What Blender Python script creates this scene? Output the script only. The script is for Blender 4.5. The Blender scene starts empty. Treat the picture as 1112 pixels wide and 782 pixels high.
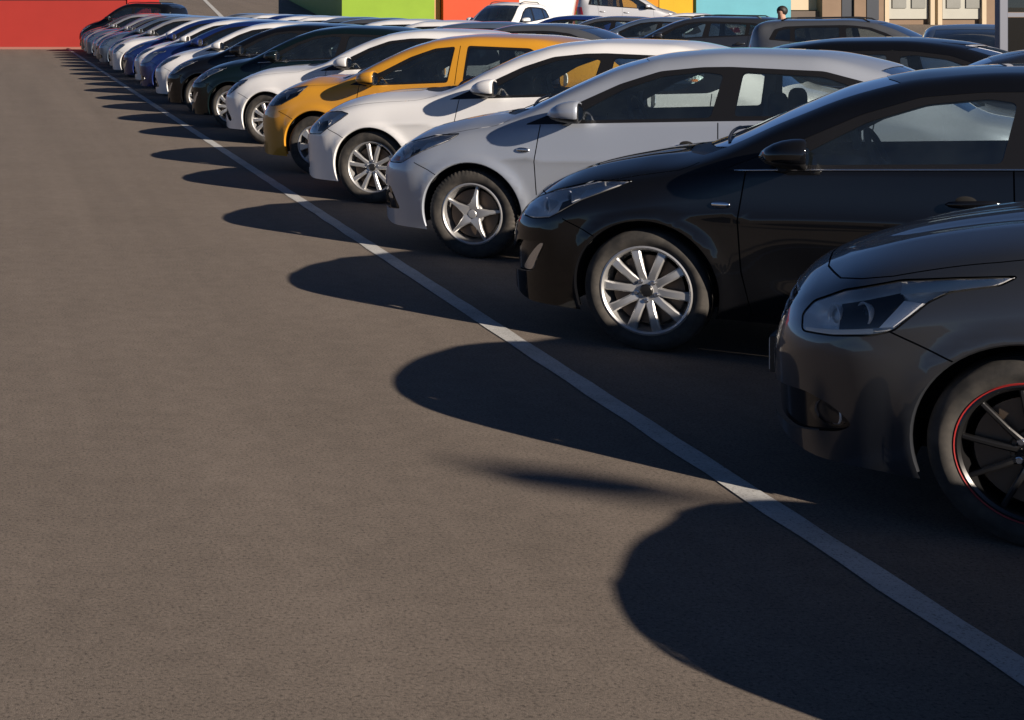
import bpy, bmesh, math, random
import numpy as np
from mathutils import Vector, Matrix
from mathutils.geometry import delaunay_2d_cdt

random.seed(7); np.random.seed(7)
scn = bpy.context.scene
COL = scn.collection
rad = math.radians

# ------------------------------------------------------------------ camera, light
cd = bpy.data.cameras.new('camera'); cam = bpy.data.objects.new('camera', cd); COL.objects.link(cam)
cam.location = (0, 0, 1.77); cam.rotation_euler = (rad(90), 0, 0)
cd.sensor_width = 36; cd.lens = 36 * 1800 / 1112
cd.shift_x = 0.5; cd.shift_y = -386 / 1112
cd.clip_start = 0.1; cd.clip_end = 2000
scn.camera = cam

SUN = Vector((1.48, -2.12, 1.0)).normalized()
elev = math.asin(SUN.z); rot = math.atan2(SUN.x, SUN.y)
w = bpy.data.worlds.new('World'); scn.world = w; w.use_nodes = True
nt = w.node_tree; bg = nt.nodes['Background']
sky = nt.nodes.new('ShaderNodeTexSky'); sky.sky_type = 'NISHITA'; sky.sun_disc = False
sky.sun_elevation = elev; sky.sun_rotation = rot; sky.air_density = 0.36; sky.dust_density = 0.05; sky.ozone_density = 3.0
nt.links.new(sky.outputs[0], bg.inputs[0]); bg.inputs[1].default_value = 0.05
sd = bpy.data.lights.new('sun', 'SUN'); sd.energy = 5.0; sd.angle = rad(0.53); sd.color = (1.0, 0.87, 0.73)
so = bpy.data.objects.new('sun', sd); COL.objects.link(so); so.location = (20, -30, 20)
so.rotation_euler = (-SUN).to_track_quat('-Z', 'Y').to_euler()
scn.view_settings.view_transform = 'Standard'; scn.view_settings.look = 'None'
scn.view_settings.exposure = 0.7; scn.view_settings.gamma = 1.0
scn.cycles.max_bounces = 10; scn.cycles.transparent_max_bounces = 24
scn.cycles.sample_clamp_indirect = 4.0

# ------------------------------------------------------------------ materials
def mat(name):
    m = bpy.data.materials.new(name); m.use_nodes = True
    return m, m.node_tree, m.node_tree.nodes['Principled BSDF']
def simple(name, col, rough=0.5, metal=0.0, coat=0.0, spec=0.5):
    m, t, b = mat(name)
    b.inputs['Base Color'].default_value = (*col, 1); b.inputs['Roughness'].default_value = rough
    b.inputs['Metallic'].default_value = metal; b.inputs['Coat Weight'].default_value = coat
    b.inputs['Coat Roughness'].default_value = 0.04; b.inputs['Specular IOR Level'].default_value = spec
    return m
def N(t, kind, **kw):
    n = t.nodes.new(kind)
    for k, v in kw.items(): setattr(n, k, v)
    return n
def noise(t, vec, scale, detail=4, rough=0.55):
    n = N(t, 'ShaderNodeTexNoise'); n.inputs['Scale'].default_value = scale
    n.inputs['Detail'].default_value = detail; n.inputs['Roughness'].default_value = rough
    if vec is not None: t.links.new(vec, n.inputs['Vector'])
    return n.outputs['Fac']
def ramp(t, fac, stops):
    r = N(t, 'ShaderNodeValToRGB'); e = r.color_ramp.elements
    while len(e) < len(stops): e.new(0.5)
    for el, (p, c) in zip(e, stops):
        el.position = p; el.color = (*c, 1) if len(c) == 3 else c
    t.links.new(fac, r.inputs[0]); return r.outputs[0]
def mixc(t, fac, a, b, mode='MIX'):
    m = N(t, 'ShaderNodeMix', data_type='RGBA', blend_type=mode)
    for sock, v in ((m.inputs[0], fac), (m.inputs[6], a), (m.inputs[7], b)):
        if hasattr(v, 'is_linked'): t.links.new(v, sock)
        elif isinstance(v, (int, float)): sock.default_value = v
        else: sock.default_value = (*v, 1)
    return m.outputs[2]
def paint(name, col, metal=0.0, rough=0.35, dust_or_haze=0.12, spec=0.3):
    m, t, b = mat(name)
    tc = N(t, 'ShaderNodeTexCoord')
    n1 = noise(t, tc.outputs['Object'], 9, 6, 0.65)
    sep = N(t, 'ShaderNodeSeparateXYZ'); t.links.new(tc.outputs['Object'], sep.inputs[0])
    lo = N(t, 'ShaderNodeMapRange'); lo.inputs[1].default_value = 0.75; lo.inputs[2].default_value = 0.15
    lo.inputs[3].default_value = 0.25; lo.inputs[4].default_value = 1.0
    t.links.new(sep.outputs[2], lo.inputs[0])
    f = N(t, 'ShaderNodeMath', operation='MULTIPLY'); t.links.new(n1, f.inputs[0]); t.links.new(lo.outputs[0], f.inputs[1])
    f2 = N(t, 'ShaderNodeMath', operation='MULTIPLY'); t.links.new(f.outputs[0], f2.inputs[0]); f2.inputs[1].default_value = dust_or_haze * 1.6
    c = mixc(t, f2.outputs[0], col, (0.17, 0.145, 0.12))
    t.links.new(c, b.inputs['Base Color'])
    b.inputs['Metallic'].default_value = metal; b.inputs['Roughness'].default_value = rough
    b.inputs['Specular IOR Level'].default_value = spec; b.inputs['Coat Weight'].default_value = 1.0; b.inputs['Coat IOR'].default_value = 1.5
    rr = N(t, 'ShaderNodeMapRange'); rr.inputs[3].default_value = 0.02; rr.inputs[4].default_value = 0.10
    t.links.new(f.outputs[0], rr.inputs[0]); t.links.new(rr.outputs[0], b.inputs['Coat Roughness'])
    return m
def glassmat(name, tint, ior=1.5, rough=0.0, boost=1.0, dust_or_haze=0.0):
    m = bpy.data.materials.new(name); m.use_nodes = True; t = m.node_tree; t.nodes.clear()
    out = N(t, 'ShaderNodeOutputMaterial'); mx = N(t, 'ShaderNodeMixShader')
    tr = N(t, 'ShaderNodeBsdfTransparent'); tr.inputs[0].default_value = (*tint, 1)
    gl = N(t, 'ShaderNodeBsdfGlossy'); gl.inputs['Roughness'].default_value = rough
    gl.inputs['Color'].default_value = (0.95, 0.97, 1, 1)
    fr = N(t, 'ShaderNodeFresnel'); fr.inputs[0].default_value = ior
    mu = N(t, 'ShaderNodeMath', operation='MULTIPLY'); mu.inputs[1].default_value = boost; mu.use_clamp = True
    t.links.new(fr.outputs[0], mu.inputs[0]); t.links.new(mu.outputs[0], mx.inputs[0])
    t.links.new(tr.outputs[0], mx.inputs[1]); t.links.new(gl.outputs[0], mx.inputs[2])
    last = mx.outputs[0]
    if dust_or_haze:
        df = N(t, 'ShaderNodeBsdfDiffuse'); df.inputs[0].default_value = (0.42, 0.55, 0.58, 1)  # dust film, tinted teal to stand in for reflected sky
        m2 = N(t, 'ShaderNodeMixShader'); tc = N(t, 'ShaderNodeTexCoord'); nn = noise(t, tc.outputs['Object'], 5, 4, 0.6)
        mr = N(t, 'ShaderNodeMapRange'); mr.inputs[1].default_value = 0.3; mr.inputs[2].default_value = 0.7; mr.inputs[3].default_value = dust_or_haze * 0.5; mr.inputs[4].default_value = dust_or_haze * 1.4
        t.links.new(nn, mr.inputs[0]); t.links.new(mr.outputs[0], m2.inputs[0]); t.links.new(last, m2.inputs[1]); t.links.new(df.outputs[0], m2.inputs[2]); last = m2.outputs[0]
    t.links.new(last, out.inputs[0])
    return m

M = {}
M['glass'] = glassmat('window_glass', (0.80, 0.88, 0.88), boost=3.8, dust_or_haze=0.016)
M['privacy'] = glassmat('privacy_glass', (0.22, 0.26, 0.27), boost=5.0, dust_or_haze=0.012)
M['lens'] = glassmat('lamp_lens', (0.96, 0.97, 0.97), boost=1.0)
M['chrome'] = simple('chrome', (0.75, 0.76, 0.78), 0.08, 1.0)
M['satin'] = simple('satin_chrome', (0.62, 0.63, 0.65), 0.25, 1.0)
M['alloy'] = simple('alloy', (0.50, 0.50, 0.50), 0.40, 0.7, 0.4)
M['alloy_dark'] = simple('dark_alloy', (0.03, 0.03, 0.033), 0.3, 0.5, 0.5)
M['alloy_black'] = simple('black_alloy', (0.015, 0.015, 0.016), 0.3, 0.3, 0.5)
M['red_ring'] = simple('red_rim_stripe', (0.32, 0.022, 0.022), 0.4)
M['black'] = simple('black_plastic', (0.018, 0.018, 0.019), 0.45)
M['gloss_black'] = simple('gloss_black_trim', (0.012, 0.012, 0.013), 0.12)
M['gap'] = simple('panel_gap', (0.006, 0.006, 0.006), 0.9)
M['well'] = simple('wheel_well', (0.012, 0.012, 0.012), 0.9)
M['lining'] = simple('cabin_lining', (0.13, 0.13, 0.125), 0.9)
M['seat'] = simple('seat_fabric', (0.05, 0.05, 0.052), 0.9)
M['dash'] = simple('dashboard_plastic', (0.035, 0.035, 0.037), 0.6)
M['pillar'] = simple('pillar_trim', (0.55, 0.54, 0.52), 0.8)  # pale tone stands in for sun on the far trim
M['disc'] = simple('brake_disc', (0.16, 0.12, 0.09), 0.45, 0.8)
M['hl_house'] = simple('headlamp_housing', (0.88, 0.88, 0.88), 0.25, 0.15)
M['hl_dark'] = simple('headlamp_bezel', (0.02, 0.02, 0.022), 0.3)
M['reflector'] = simple('lamp_reflector', (0.92, 0.92, 0.92), 0.28, 0.25)
M['drl'] = simple('running_light_and_glint', (0.85, 0.83, 0.78), 0.3)
M['amber'] = simple('amber_indicator', (0.75, 0.22, 0.03), 0.3, 0.0, 1.0)
M['tail'] = simple('tail_lamp_red', (0.35, 0.012, 0.012), 0.15, 0.0, 1.0)
M['plate'] = simple('number_plate_white', (0.7, 0.7, 0.68), 0.4)
M['mirror'] = simple('mirror_glass', (0.85, 0.87, 0.88), 0.02, 1.0)
def tyre_mat():
    m, t, b = mat('tyre_rubber')
    tc = N(t, 'ShaderNodeTexCoord'); n = noise(t, tc.outputs['Object'], 14, 5, 0.6)
    c = ramp(t, n, [(0.35, (0.022, 0.021, 0.020)), (0.7, (0.062, 0.055, 0.048))])
    t.links.new(c, b.inputs['Base Color']); b.inputs['Roughness'].default_value = 0.8
    return m
M['tyre'] = tyre_mat()
P = {
 'graphite': paint('graphite_paint', (0.042, 0.047, 0.057), 0.5, 0.33, 0.04),
 'black': paint('black_paint', (0.004, 0.0045, 0.006), 0.0, 0.55, 0.012, 0.0),
 'silver': paint('silver_blue_paint', (0.40, 0.44, 0.51), 0.4, 0.42, 0.06),
 'white': paint('white_paint', (0.78, 0.78, 0.78), 0.0, 0.4, 0.06),
 'yellow': paint('yellow_paint', (0.58, 0.27, 0.022), 0.0, 0.4, 0.04),
 'teal': paint('dark_teal_paint', (0.003, 0.008, 0.010), 0.0, 0.5, 0.015, 0.0),
 'blue': paint('deep_blue_paint', (0.008, 0.024, 0.13), 0.2, 0.4, 0.02),
 'grey': paint('mid_grey_paint', (0.14, 0.15, 0.165), 0.6, 0.35, 0.12),
 'lightsilver': paint('light_silver_paint', (0.47, 0.48, 0.50), 0.5, 0.38, 0.1),
 'steel': paint('steel_blue_paint', (0.13, 0.18, 0.26), 0.5, 0.35, 0.1),
}

# ------------------------------------------------------------------ object helpers
def link(name, me, parent=None, material=None, loc=None):
    o = bpy.data.objects.new(name, me); COL.objects.link(o)
    if parent is not None: o.parent = parent
    if material is not None and me is not None and not me.materials: me.materials.append(material)
    if loc is not None: o.location = loc
    return o
def obj(name, bm, material=None, parent=None, smooth=False, loc=None, sharp=None):
    me = bpy.data.meshes.new(name); bm.normal_update(); bm.to_mesh(me); bm.free()
    if smooth:
        me.polygons.foreach_set('use_smooth', [True] * len(me.polygons))
        if sharp: me.set_sharp_from_angle(angle=rad(sharp))
    return link(name, me, parent, material, loc)
def tag(o, label, cat=None, group=None, kind=None):
    if label: o['label'] = label
    if cat: o['category'] = cat
    if group: o['group'] = group
    if kind: o['kind'] = kind
    return o
def empty(name, loc=(0, 0, 0), rz=0):
    o = bpy.data.objects.new(name, None); COL.objects.link(o); o.location = loc; o.rotation_euler = (0, 0, rz)
    o.empty_display_size = 0.2; return o
def bx(bm, x0, x1, y0, y1, z0, z1, bevel=0.0, mi=0):
    vs = [bm.verts.new((x, y, z)) for z in (z0, z1) for y in (y0, y1) for x in (x0, x1)]
    fs = []
    for idx in ((0, 2, 3, 1), (4, 5, 7, 6), (0, 1, 5, 4), (1, 3, 7, 5), (3, 2, 6, 7), (2, 0, 4, 6)):
        f = bm.faces.new([vs[i] for i in idx]); f.material_index = mi; fs.append(f)
    if bevel:
        es = list({e for f in fs for e in f.edges})
        bmesh.ops.bevel(bm, geom=es, offset=bevel, segments=2, profile=0.6, affect='EDGES', clamp_overlap=True)
    return vs
def lathe(bm, prof, seg=48, axis='y', closed=False, mi=0, start=0, ends=False):
    """prof: list of (radius, offset along axis)."""
    rings = []
    for r, h in prof:
        ring = []
        for k in range(seg):
            a = 2 * math.pi * k / seg
            if axis == 'y': co = (r * math.cos(a), h, r * math.sin(a))
            elif axis == 'x': co = (h, r * math.cos(a), r * math.sin(a))
            else: co = (r * math.cos(a), r * math.sin(a), h)
            ring.append(bm.verts.new(co))
        rings.append(ring)
    n = len(rings)
    for i in range(n if closed else n - 1):
        A, B = rings[i], rings[(i + 1) % n]
        for k in range(seg):
            f = bm.faces.new((A[k], A[(k + 1) % seg], B[(k + 1) % seg], B[k])); f.material_index = mi
    if ends:
        for ring in (rings[0], rings[-1]):
            bm.faces.new(ring)
    return rings
def tube(bm, pts, r, seg=8, cap=True):
    pts = [Vector(p) for p in pts]; rings = []
    rs = r if isinstance(r, (list, tuple)) else [r] * len(pts)
    for i, p in enumerate(pts):
        d = (pts[min(i + 1, len(pts) - 1)] - pts[max(i - 1, 0)]).normalized()
        up = Vector((0, 0, 1)) if abs(d.z) < 0.9 else Vector((1, 0, 0))
        u = d.cross(up).normalized(); v = d.cross(u)
        rings.append([bm.verts.new(p + rs[i] * (math.cos(2 * math.pi * k / seg) * u + math.sin(2 * math.pi * k / seg) * v)) for k in range(seg)])
    for A, B in zip(rings, rings[1:]):
        for k in range(seg): bm.faces.new((A[k], A[(k + 1) % seg], B[(k + 1) % seg], B[k]))
    if cap: bm.faces.new(rings[0]); bm.faces.new(rings[-1])
def ball(bm, c, s, seg=20, e=1.0):
    """superellipsoid centred on c with half sizes s."""
    f = lambda v: math.copysign(abs(v) ** e, v)
    rings = []
    for i in range(1, seg // 2):
        ph = -math.pi / 2 + math.pi * i / (seg // 2)
        rings.append([bm.verts.new((c[0] + s[0] * f(math.cos(ph)) * f(math.cos(2 * math.pi * k / seg)),
                                    c[1] + s[1] * f(math.cos(ph)) * f(math.sin(2 * math.pi * k / seg)), c[2] + s[2] * f(math.sin(ph)))) for k in range(seg)])
    b = bm.verts.new((c[0], c[1], c[2] - s[2])); t = bm.verts.new((c[0], c[1], c[2] + s[2]))
    for A, B in zip(rings, rings[1:]):
        for k in range(seg): bm.faces.new((A[k], A[(k + 1) % seg], B[(k + 1) % seg], B[k]))
    for k in range(seg):
        bm.faces.new((rings[0][(k + 1) % seg], rings[0][k], b)); bm.faces.new((rings[-1][k], rings[-1][(k + 1) % seg], t))

# ------------------------------------------------------------------ car body surface
def pchip(pts):
    x = np.array([p[0] for p in pts], float); y = np.array([p[1] for p in pts], float)
    h = np.diff(x); d = np.diff(y) / h; m = np.zeros(len(x))
    for i in range(1, len(x) - 1):
        if d[i - 1] * d[i] > 0:
            w1 = 2 * h[i] + h[i - 1]; w2 = h[i] + 2 * h[i - 1]
            m[i] = (w1 + w2) / (w1 / d[i - 1] + w2 / d[i])
    m[0] = d[0]; m[-1] = d[-1]
    def f(q):
        q = np.clip(np.asarray(q, float), x[0], x[-1])
        i = np.clip(np.searchsorted(x, q) - 1, 0, len(x) - 2)
        t = (q - x[i]) / h[i]
        return (2*t**3-3*t**2+1)*y[i] + (t**3-2*t**2+t)*h[i]*m[i] + (-2*t**3+3*t**2)*y[i+1] + (t**3-t**2)*h[i]*m[i+1]
    return f
def sstep(a, b, x):
    t = np.clip((x - a) / (b - a), 0, 1); return t * t * (3 - 2 * t)

VS = 2.1        # metres a unit of v stands for
class Shape:
    def __init__(s, p):
        s.p = p; s.xn, s.xt, s.hw, s.wb = p['xn'], p['xt'], p['hw'], p['wb']
        s.zb, s.zs, s.zr, s.zt, s.e = (pchip(p[k]) for k in ('zb', 'zs', 'zr', 'zt', 'e'))
        xs = np.concatenate([s.xn + (np.linspace(0, 1, 400) ** 2) * 0.6, np.linspace(s.xn + 0.601, s.xt - 0.601, 600), s.xt - (np.linspace(1, 0, 400) ** 2) * 0.6])
        Wd, zt, zb = s.W(xs), s.zt(xs), s.zb(xs)
        ds = np.sqrt(np.diff(xs) ** 2 + 0.5 * np.diff(Wd) ** 2 + 0.4 * np.diff(zt) ** 2 + 0.2 * np.diff(zb) ** 2)
        s._x = xs; s._u = np.concatenate([[0], np.cumsum(ds)])
    def U(s, x): return np.interp(x, s._x, s._u)
    def X(s, u): return np.interp(u, s._u, s._x)
    def W(s, x):
        t = np.clip((x - s.xn) / s.p.get('Ln', 0.62), 0, 1); r = np.clip((s.xt - x) / s.p.get('Lr', 0.55), 0, 1)
        return s.hw * (1 - (1 - t) ** 2.6) ** (1 / s.p.get('qn', 2.6)) * (1 - (1 - r) ** 2.6) ** (1 / 2.6)
    def side(s, x, z, Wd):
        zm = 0.60
        lo = np.maximum(zm - z, 0) / 0.42; hi = np.maximum(z - zm, 0) / 0.40
        f = 1 - 0.055 * lo ** 2 - 0.030 * hi ** 2
        y = Wd * f
        p = s.p; cab = sstep(0.42, 0.75, x) * (1 - sstep(s.wb - 0.75, s.wb - 0.42, x))
        y = y - cab * 0.022 * np.exp(-((z - 0.45) / 0.11) ** 2)
        for hx in (0, s.wb):
            r = np.sqrt((x - hx) ** 2 + (z - p['hz']) ** 2)
            g = np.where(r < p['Ra'], 1.0, np.exp(-((r - p['Ra']) / 0.05) ** 2))
            y = y + 0.016 * g * np.clip(Wd / s.hw, 0, 1)
        zc = 0.70 + p.get('crs', 0.07) * x / 2.0
        body = sstep(-0.25, 0.45, x) * (1 - sstep(s.xt - 0.8, s.xt - 0.25, x))
        y = y + body * 0.010 * (np.exp(-np.maximum(z - zc, 0) / 0.05) * (z > zc) + np.exp(-np.maximum(zc - z, 0) / 0.035) * (z <= zc))
        fr = (1 - sstep(-0.55, -0.32, x)) * np.clip(Wd / s.hw * 1.4 - .3, 0, 1); z1 = 0.555
        y = y + fr * 0.010 * np.exp(-((z - z1) / np.where(z > z1, .06, .13)) ** 2)
        return y
    def raw(s, x, v):
        zb, zs, zr, zt, e = s.zb(x), s.zs(x), s.zr(x), s.zt(x), s.e(x); Wd = s.W(x)
        q = v / 0.5
        zl = zb + (zs - zb) * np.minimum(q, 1); yl = s.side(x, zl, Wd)
        ys = s.side(x, zs, Wd); yr = ys - e * np.clip(ys / 0.6, 0, 1)
        t = (v - 0.5) / 0.25
        t1 = np.clip(t, 0, 1)
        gh = np.clip((zr - zs) / 0.3, 0, 1)
        ya = ys + (yr - ys) * t1 + 0.05 * gh * t1 * (1 - t1); za = zs + (zr - zs) * t1
        k = np.clip(t - 1, 0, 1)
        yb = yr * (1 - k); zbb = zr + (zt - zr) * (1 - (1 - k) ** 2)
        hood_ = sstep(-0.62, -0.35, x) * (1 - sstep(s.p['cowl'] - 0.25, s.p['cowl'] - 0.02, x))
        zbb = zbb + hood_ * (0.010 * np.exp(-((v - 0.845) / 0.022) ** 2) * (v > 0.76) - 0.010 * np.exp(-((v - 0.91) / 0.04) ** 2))
        y = np.where(v < 0.5, yl, np.where(t < 1, ya, yb)); z = np.where(v < 0.5, zl, np.where(t < 1, za, zbb))
        return y, z
    def yz(s, x, v):
        x = np.asarray(x, float); v = np.asarray(v, float)
        y, z = s.raw(x, v)
        hood = 1 - sstep(s.p['cowl'] - 0.15, s.p['cowl'] + 0.35, x)
        tail = sstep(s.p['tailx'] - 0.1, s.p['tailx'] + 0.3, x)
        soft = np.clip(hood + tail, 0, 1)
        for vc, r in ((0.5, 0.010 + 0.085 * soft), (0.75, 0.045 + 0.04 * soft)):
            m = np.abs(v - vc) < r
            if not m.any(): continue
            rm = np.broadcast_to(r, v.shape)[m]; xm = np.broadcast_to(x, v.shape)[m]; vm = v[m]
            a = s.raw(xm, vc - rm); b = s.raw(xm, np.full_like(xm, vc)); c = s.raw(xm, vc + rm)
            t = (vm - (vc - rm)) / (2 * rm)
            for arr, i in ((y, 0), (z, 1)):
                arr[m] = (1 - t) ** 2 * a[i] + 2 * t * (1 - t) * b[i] + t * t * c[i]
        return y, z
    def P(s, x, v):
        y, z = s.yz(x, v)
        return np.stack([x, -y, z], 1)
    def V(s, x, z, it=20):
        """v of the point that shows at (x, z) from the side."""
        x = np.asarray(x, float); z = np.asarray(z, float)
        lo = np.full(x.shape, -0.25); hi = np.full(x.shape, 0.985)
        for _ in range(it):
            m = (lo + hi) / 2; zz = s.yz(x, m)[1]; up = zz < z
            lo = np.where(up, m, lo); hi = np.where(up, hi, m)
        return (lo + hi) / 2
    def front(s, pts):
        """(y, z) seen from the front -> (x, v)."""
        y = np.array([q[0] for q in pts], float); z = np.array([q[1] for q in pts], float)
        lo = np.full(len(y), s.xn + 1e-4); hi = np.full(len(y), s.xn + 0.7)
        for _ in range(15):
            m = (lo + hi) / 2
            out = (z <= s.zb(m)) | (z >= s.zt(m))
            yy = s.yz(m, s.V(m, z, 13))[0]
            less = out | (yy < y)
            lo = np.where(less, m, lo); hi = np.where(less, hi, m)
        x = (lo + hi) / 2
        return list(zip(x.tolist(), s.V(x, z).tolist()))
def dens(pts, step=0.03, closed=True):
    out = []; n = len(pts)
    for i in range(n if closed else n - 1):
        a, b = pts[i], pts[(i + 1) % n]
        k = max(1, int(math.hypot(b[0] - a[0], b[1] - a[1]) / step))
        for j in range(k): out.append((a[0] + (b[0] - a[0]) * j / k, a[1] + (b[1] - a[1]) * j / k))
    if not closed: out.append(pts[-1])
    return out
def rounded(pts, r=0.03, k=4):
    out = []; n = len(pts)
    for i in range(n):
        a, b, c = (Vector(pts[(i + j) % n]) for j in (-1, 0, 1))
        ra = min(r, 0.45 * (a - b).length); rc = min(r, 0.45 * (c - b).length)
        p = b + (a - b).normalized() * ra; q = b + (c - b).normalized() * rc
        for j in range(k + 1):
            t = j / k; out.append(tuple((1 - t) ** 2 * p + 2 * t * (1 - t) * b + t * t * q))
    return out
def strip(pts, wd=0.007):
    pts = [Vector(p) for p in pts]; L = []; R = []
    for i, p in enumerate(pts):
        d = (pts[min(i + 1, len(pts) - 1)] - pts[max(0, i - 1)]).normalized(); n = Vector((-d.y, d.x)) * wd / 2
        L.append(tuple(p + n)); R.append(tuple(p - n))
    return L + R[::-1]
def inpoly(px, py, poly):
    c = np.zeros(len(px), bool); n = len(poly); j = n - 1
    for i in range(n):
        xi, yi = poly[i]; xj, yj = poly[j]
        if yi != yj:
            cond = ((yi > py) != (yj > py)) & (px < (xj - xi) * (py - yi) / (yj - yi) + xi)
            c ^= cond
        j = i
    return c

def shell(sh, regions, step=0.045):
    """Triangulate the near half of the body in (U, V) with the region outlines kept; returns dict region -> (co, normals, tris)."""
    U0, U1 = 0.0, float(sh._u[-1]); V1 = VS
    pts = []; edges = []
    def add(poly, closed=True):
        b = len(pts); pts.extend(poly); n = len(poly)
        edges.extend((b + i, b + (i + 1) % n) for i in range(n if closed else n - 1))
    add(dens([(U0, 0), (U1, 0), (U1, V1), (U0, V1)], step))
    polys = []
    for name, kind, poly in regions:
        if kind == 'side':
            q = dens(poly, 0.028); xs = np.array([a for a, _ in q]); zz = np.array([b for _, b in q])
            xs = np.clip(xs, sh.xn + 1e-3, sh.xt - 1e-3)
            uv = list(zip(sh.U(xs).tolist(), (sh.V(xs, zz) * VS).tolist()))
        else:
            uv = dens([(float(sh.U(a)), b * VS) for a, b in poly], 0.035)
        uv = [(min(max(a, -0.4), U1 + 0.4), min(b, V1 + (0.3 if kind != 'side' else 0))) for a, b in uv]
        cl = [uv[0]]
        for q in uv[1:]:
            if math.hypot(q[0] - cl[-1][0], q[1] - cl[-1][1]) > 1e-4: cl.append(q)
        polys.append((name, cl)); add(cl)
    cp = np.array(pts)
    gu = np.arange(U0 + step / 2, U1, step); gv = np.arange(step / 2, V1, step)
    G = np.stack(np.meshgrid(gu, gv), -1).reshape(-1, 2)
    keep = np.ones(len(G), bool)
    for i in range(0, len(cp), 400):
        d = ((G[:, None, :] - cp[None, i:i + 400, :]) ** 2).sum(2).min(1); keep &= d > (0.4 * step) ** 2
    G = G[keep]
    allp = [Vector(p) for p in pts] + [Vector(p) for p in G.tolist()]
    r = delaunay_2d_cdt(allp, edges, [], 0, 1e-6)
    uv = np.array([tuple(v) for v in r[0]]); tris = np.array([f for f in r[2] if len(f) == 3], int)
    c = uv[tris].mean(1)
    ok = (c[:, 0] > U0) & (c[:, 0] < U1) & (c[:, 1] > 0) & (c[:, 1] < V1)
    reg = np.full(len(tris), -1); names = ['body']
    for k, (name, poly) in enumerate(polys):
        m = inpoly(c[:, 0], c[:, 1], poly) & (reg < 0); reg[m] = k
    x = sh.X(np.clip(uv[:, 0], U0, U1)); v = np.clip(uv[:, 1] / VS, 0, 1)
    co = sh.P(x, v)
    du = 0.006; dv = 0.006
    ua = np.clip(uv[:, 0] - du, U0, U1); ub = np.clip(uv[:, 0] + du, U0, U1)
    Tu = sh.P(sh.X(ub), v) - sh.P(sh.X(ua), v)
    Tv = sh.P(x, np.clip(v + dv / VS, 0, 1)) - sh.P(x, np.clip(v - dv / VS, 0, 1))
    n = np.cross(Tu, Tv); L = np.linalg.norm(n, axis=1, keepdims=True); n = n / np.maximum(L, 1e-9)
    top = uv[:, 1] > V1 - 1e-5; n[top, 1] = 0; co[top, 1] = 0
    L = np.linalg.norm(n, axis=1, keepdims=True); n = np.where(L > 1e-6, n / np.maximum(L, 1e-9), np.array([[-1, 0, 0]]))
    out = {}
    for k in range(-1, len(polys)):
        name = 'body' if k < 0 else polys[k][0]
        m = ok & (reg == k)
        if m.any(): out.setdefault(name, []).append(tris[m])
    return co, n, {k: np.concatenate(v) for k, v in out.items()}

def region_mesh(name, co, n, tris, mirror=0, off=0.0):
    """mirror: 0 near side, 1 far side, 2 both sides in one mesh; off: metres inward."""
    ids, inv = np.unique(tris, return_inverse=True); t = inv.reshape(-1, 3)
    c = co[ids] - n[ids] * off; nn = n[ids].copy()
    cs, ns, ts = [], [], []
    base = 0
    for sgn in ((1,), (-1,), (1, -1))[mirror]:
        cc = c.copy(); nm = nn.copy(); tt = t.copy()
        if sgn < 0:
            cc[:, 1] *= -1; nm[:, 1] *= -1; tt = tt[:, ::-1]
        cs.append(cc); ns.append(nm); ts.append(tt + base); base += len(cc)
    c = np.concatenate(cs); nn = np.concatenate(ns); t = np.concatenate(ts)
    # drop degenerate triangles
    a = np.linalg.norm(np.cross(c[t[:, 1]] - c[t[:, 0]], c[t[:, 2]] - c[t[:, 0]]), axis=1)
    t = t[a > 1e-9]
    me = bpy.data.meshes.new(name)
    me.from_pydata(c.tolist(), [], t.tolist())
    fn = np.empty(len(me.polygons) * 3); me.polygons.foreach_get('normal', fn); fn = fn.reshape(-1, 3)
    me.polygons.foreach_set('use_smooth', [True] * len(me.polygons))
    me.normals_split_custom_set_from_vertices(nn.tolist())
    return me

# ------------------------------------------------------------------ wheels
def make_tyre(R, rr, wd, winter=False):
    bm = bmesh.new(); h = wd / 2
    prof = [(rr - 0.004, -h * 0.78), (rr + 0.006, -h * 0.86), (rr + 0.02, -h * 0.95), ((R + rr) / 2, -h * 1.0), (R - 0.035, -h * 0.97), (R - 0.014, -h * 0.90), (R - 0.004, -h * 0.80), (R, -h * 0.66)]
    g = []
    for gy in (-0.42, 0.0, 0.42):
        g += [(R + 0.001, h * gy - 0.006), (R - 0.007, h * gy - 0.004), (R - 0.007, h * gy + 0.004), (R + 0.001, h * gy + 0.006)]
    prof = prof + g + [(r, -y) for r, y in prof[::-1]]
    rings = lathe(bm, prof, 72 if not winter else 260)
    if winter:                                                          # blocky shoulders
        for ring in rings[5:9] + rings[-9:-5]:
            for k, v in enumerate(ring):
                if k % 4 < 2:
                    d = Vector((v.co.x, 0, v.co.z)).normalized(); v.co -= d * 0.0045
    return bm
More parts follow.
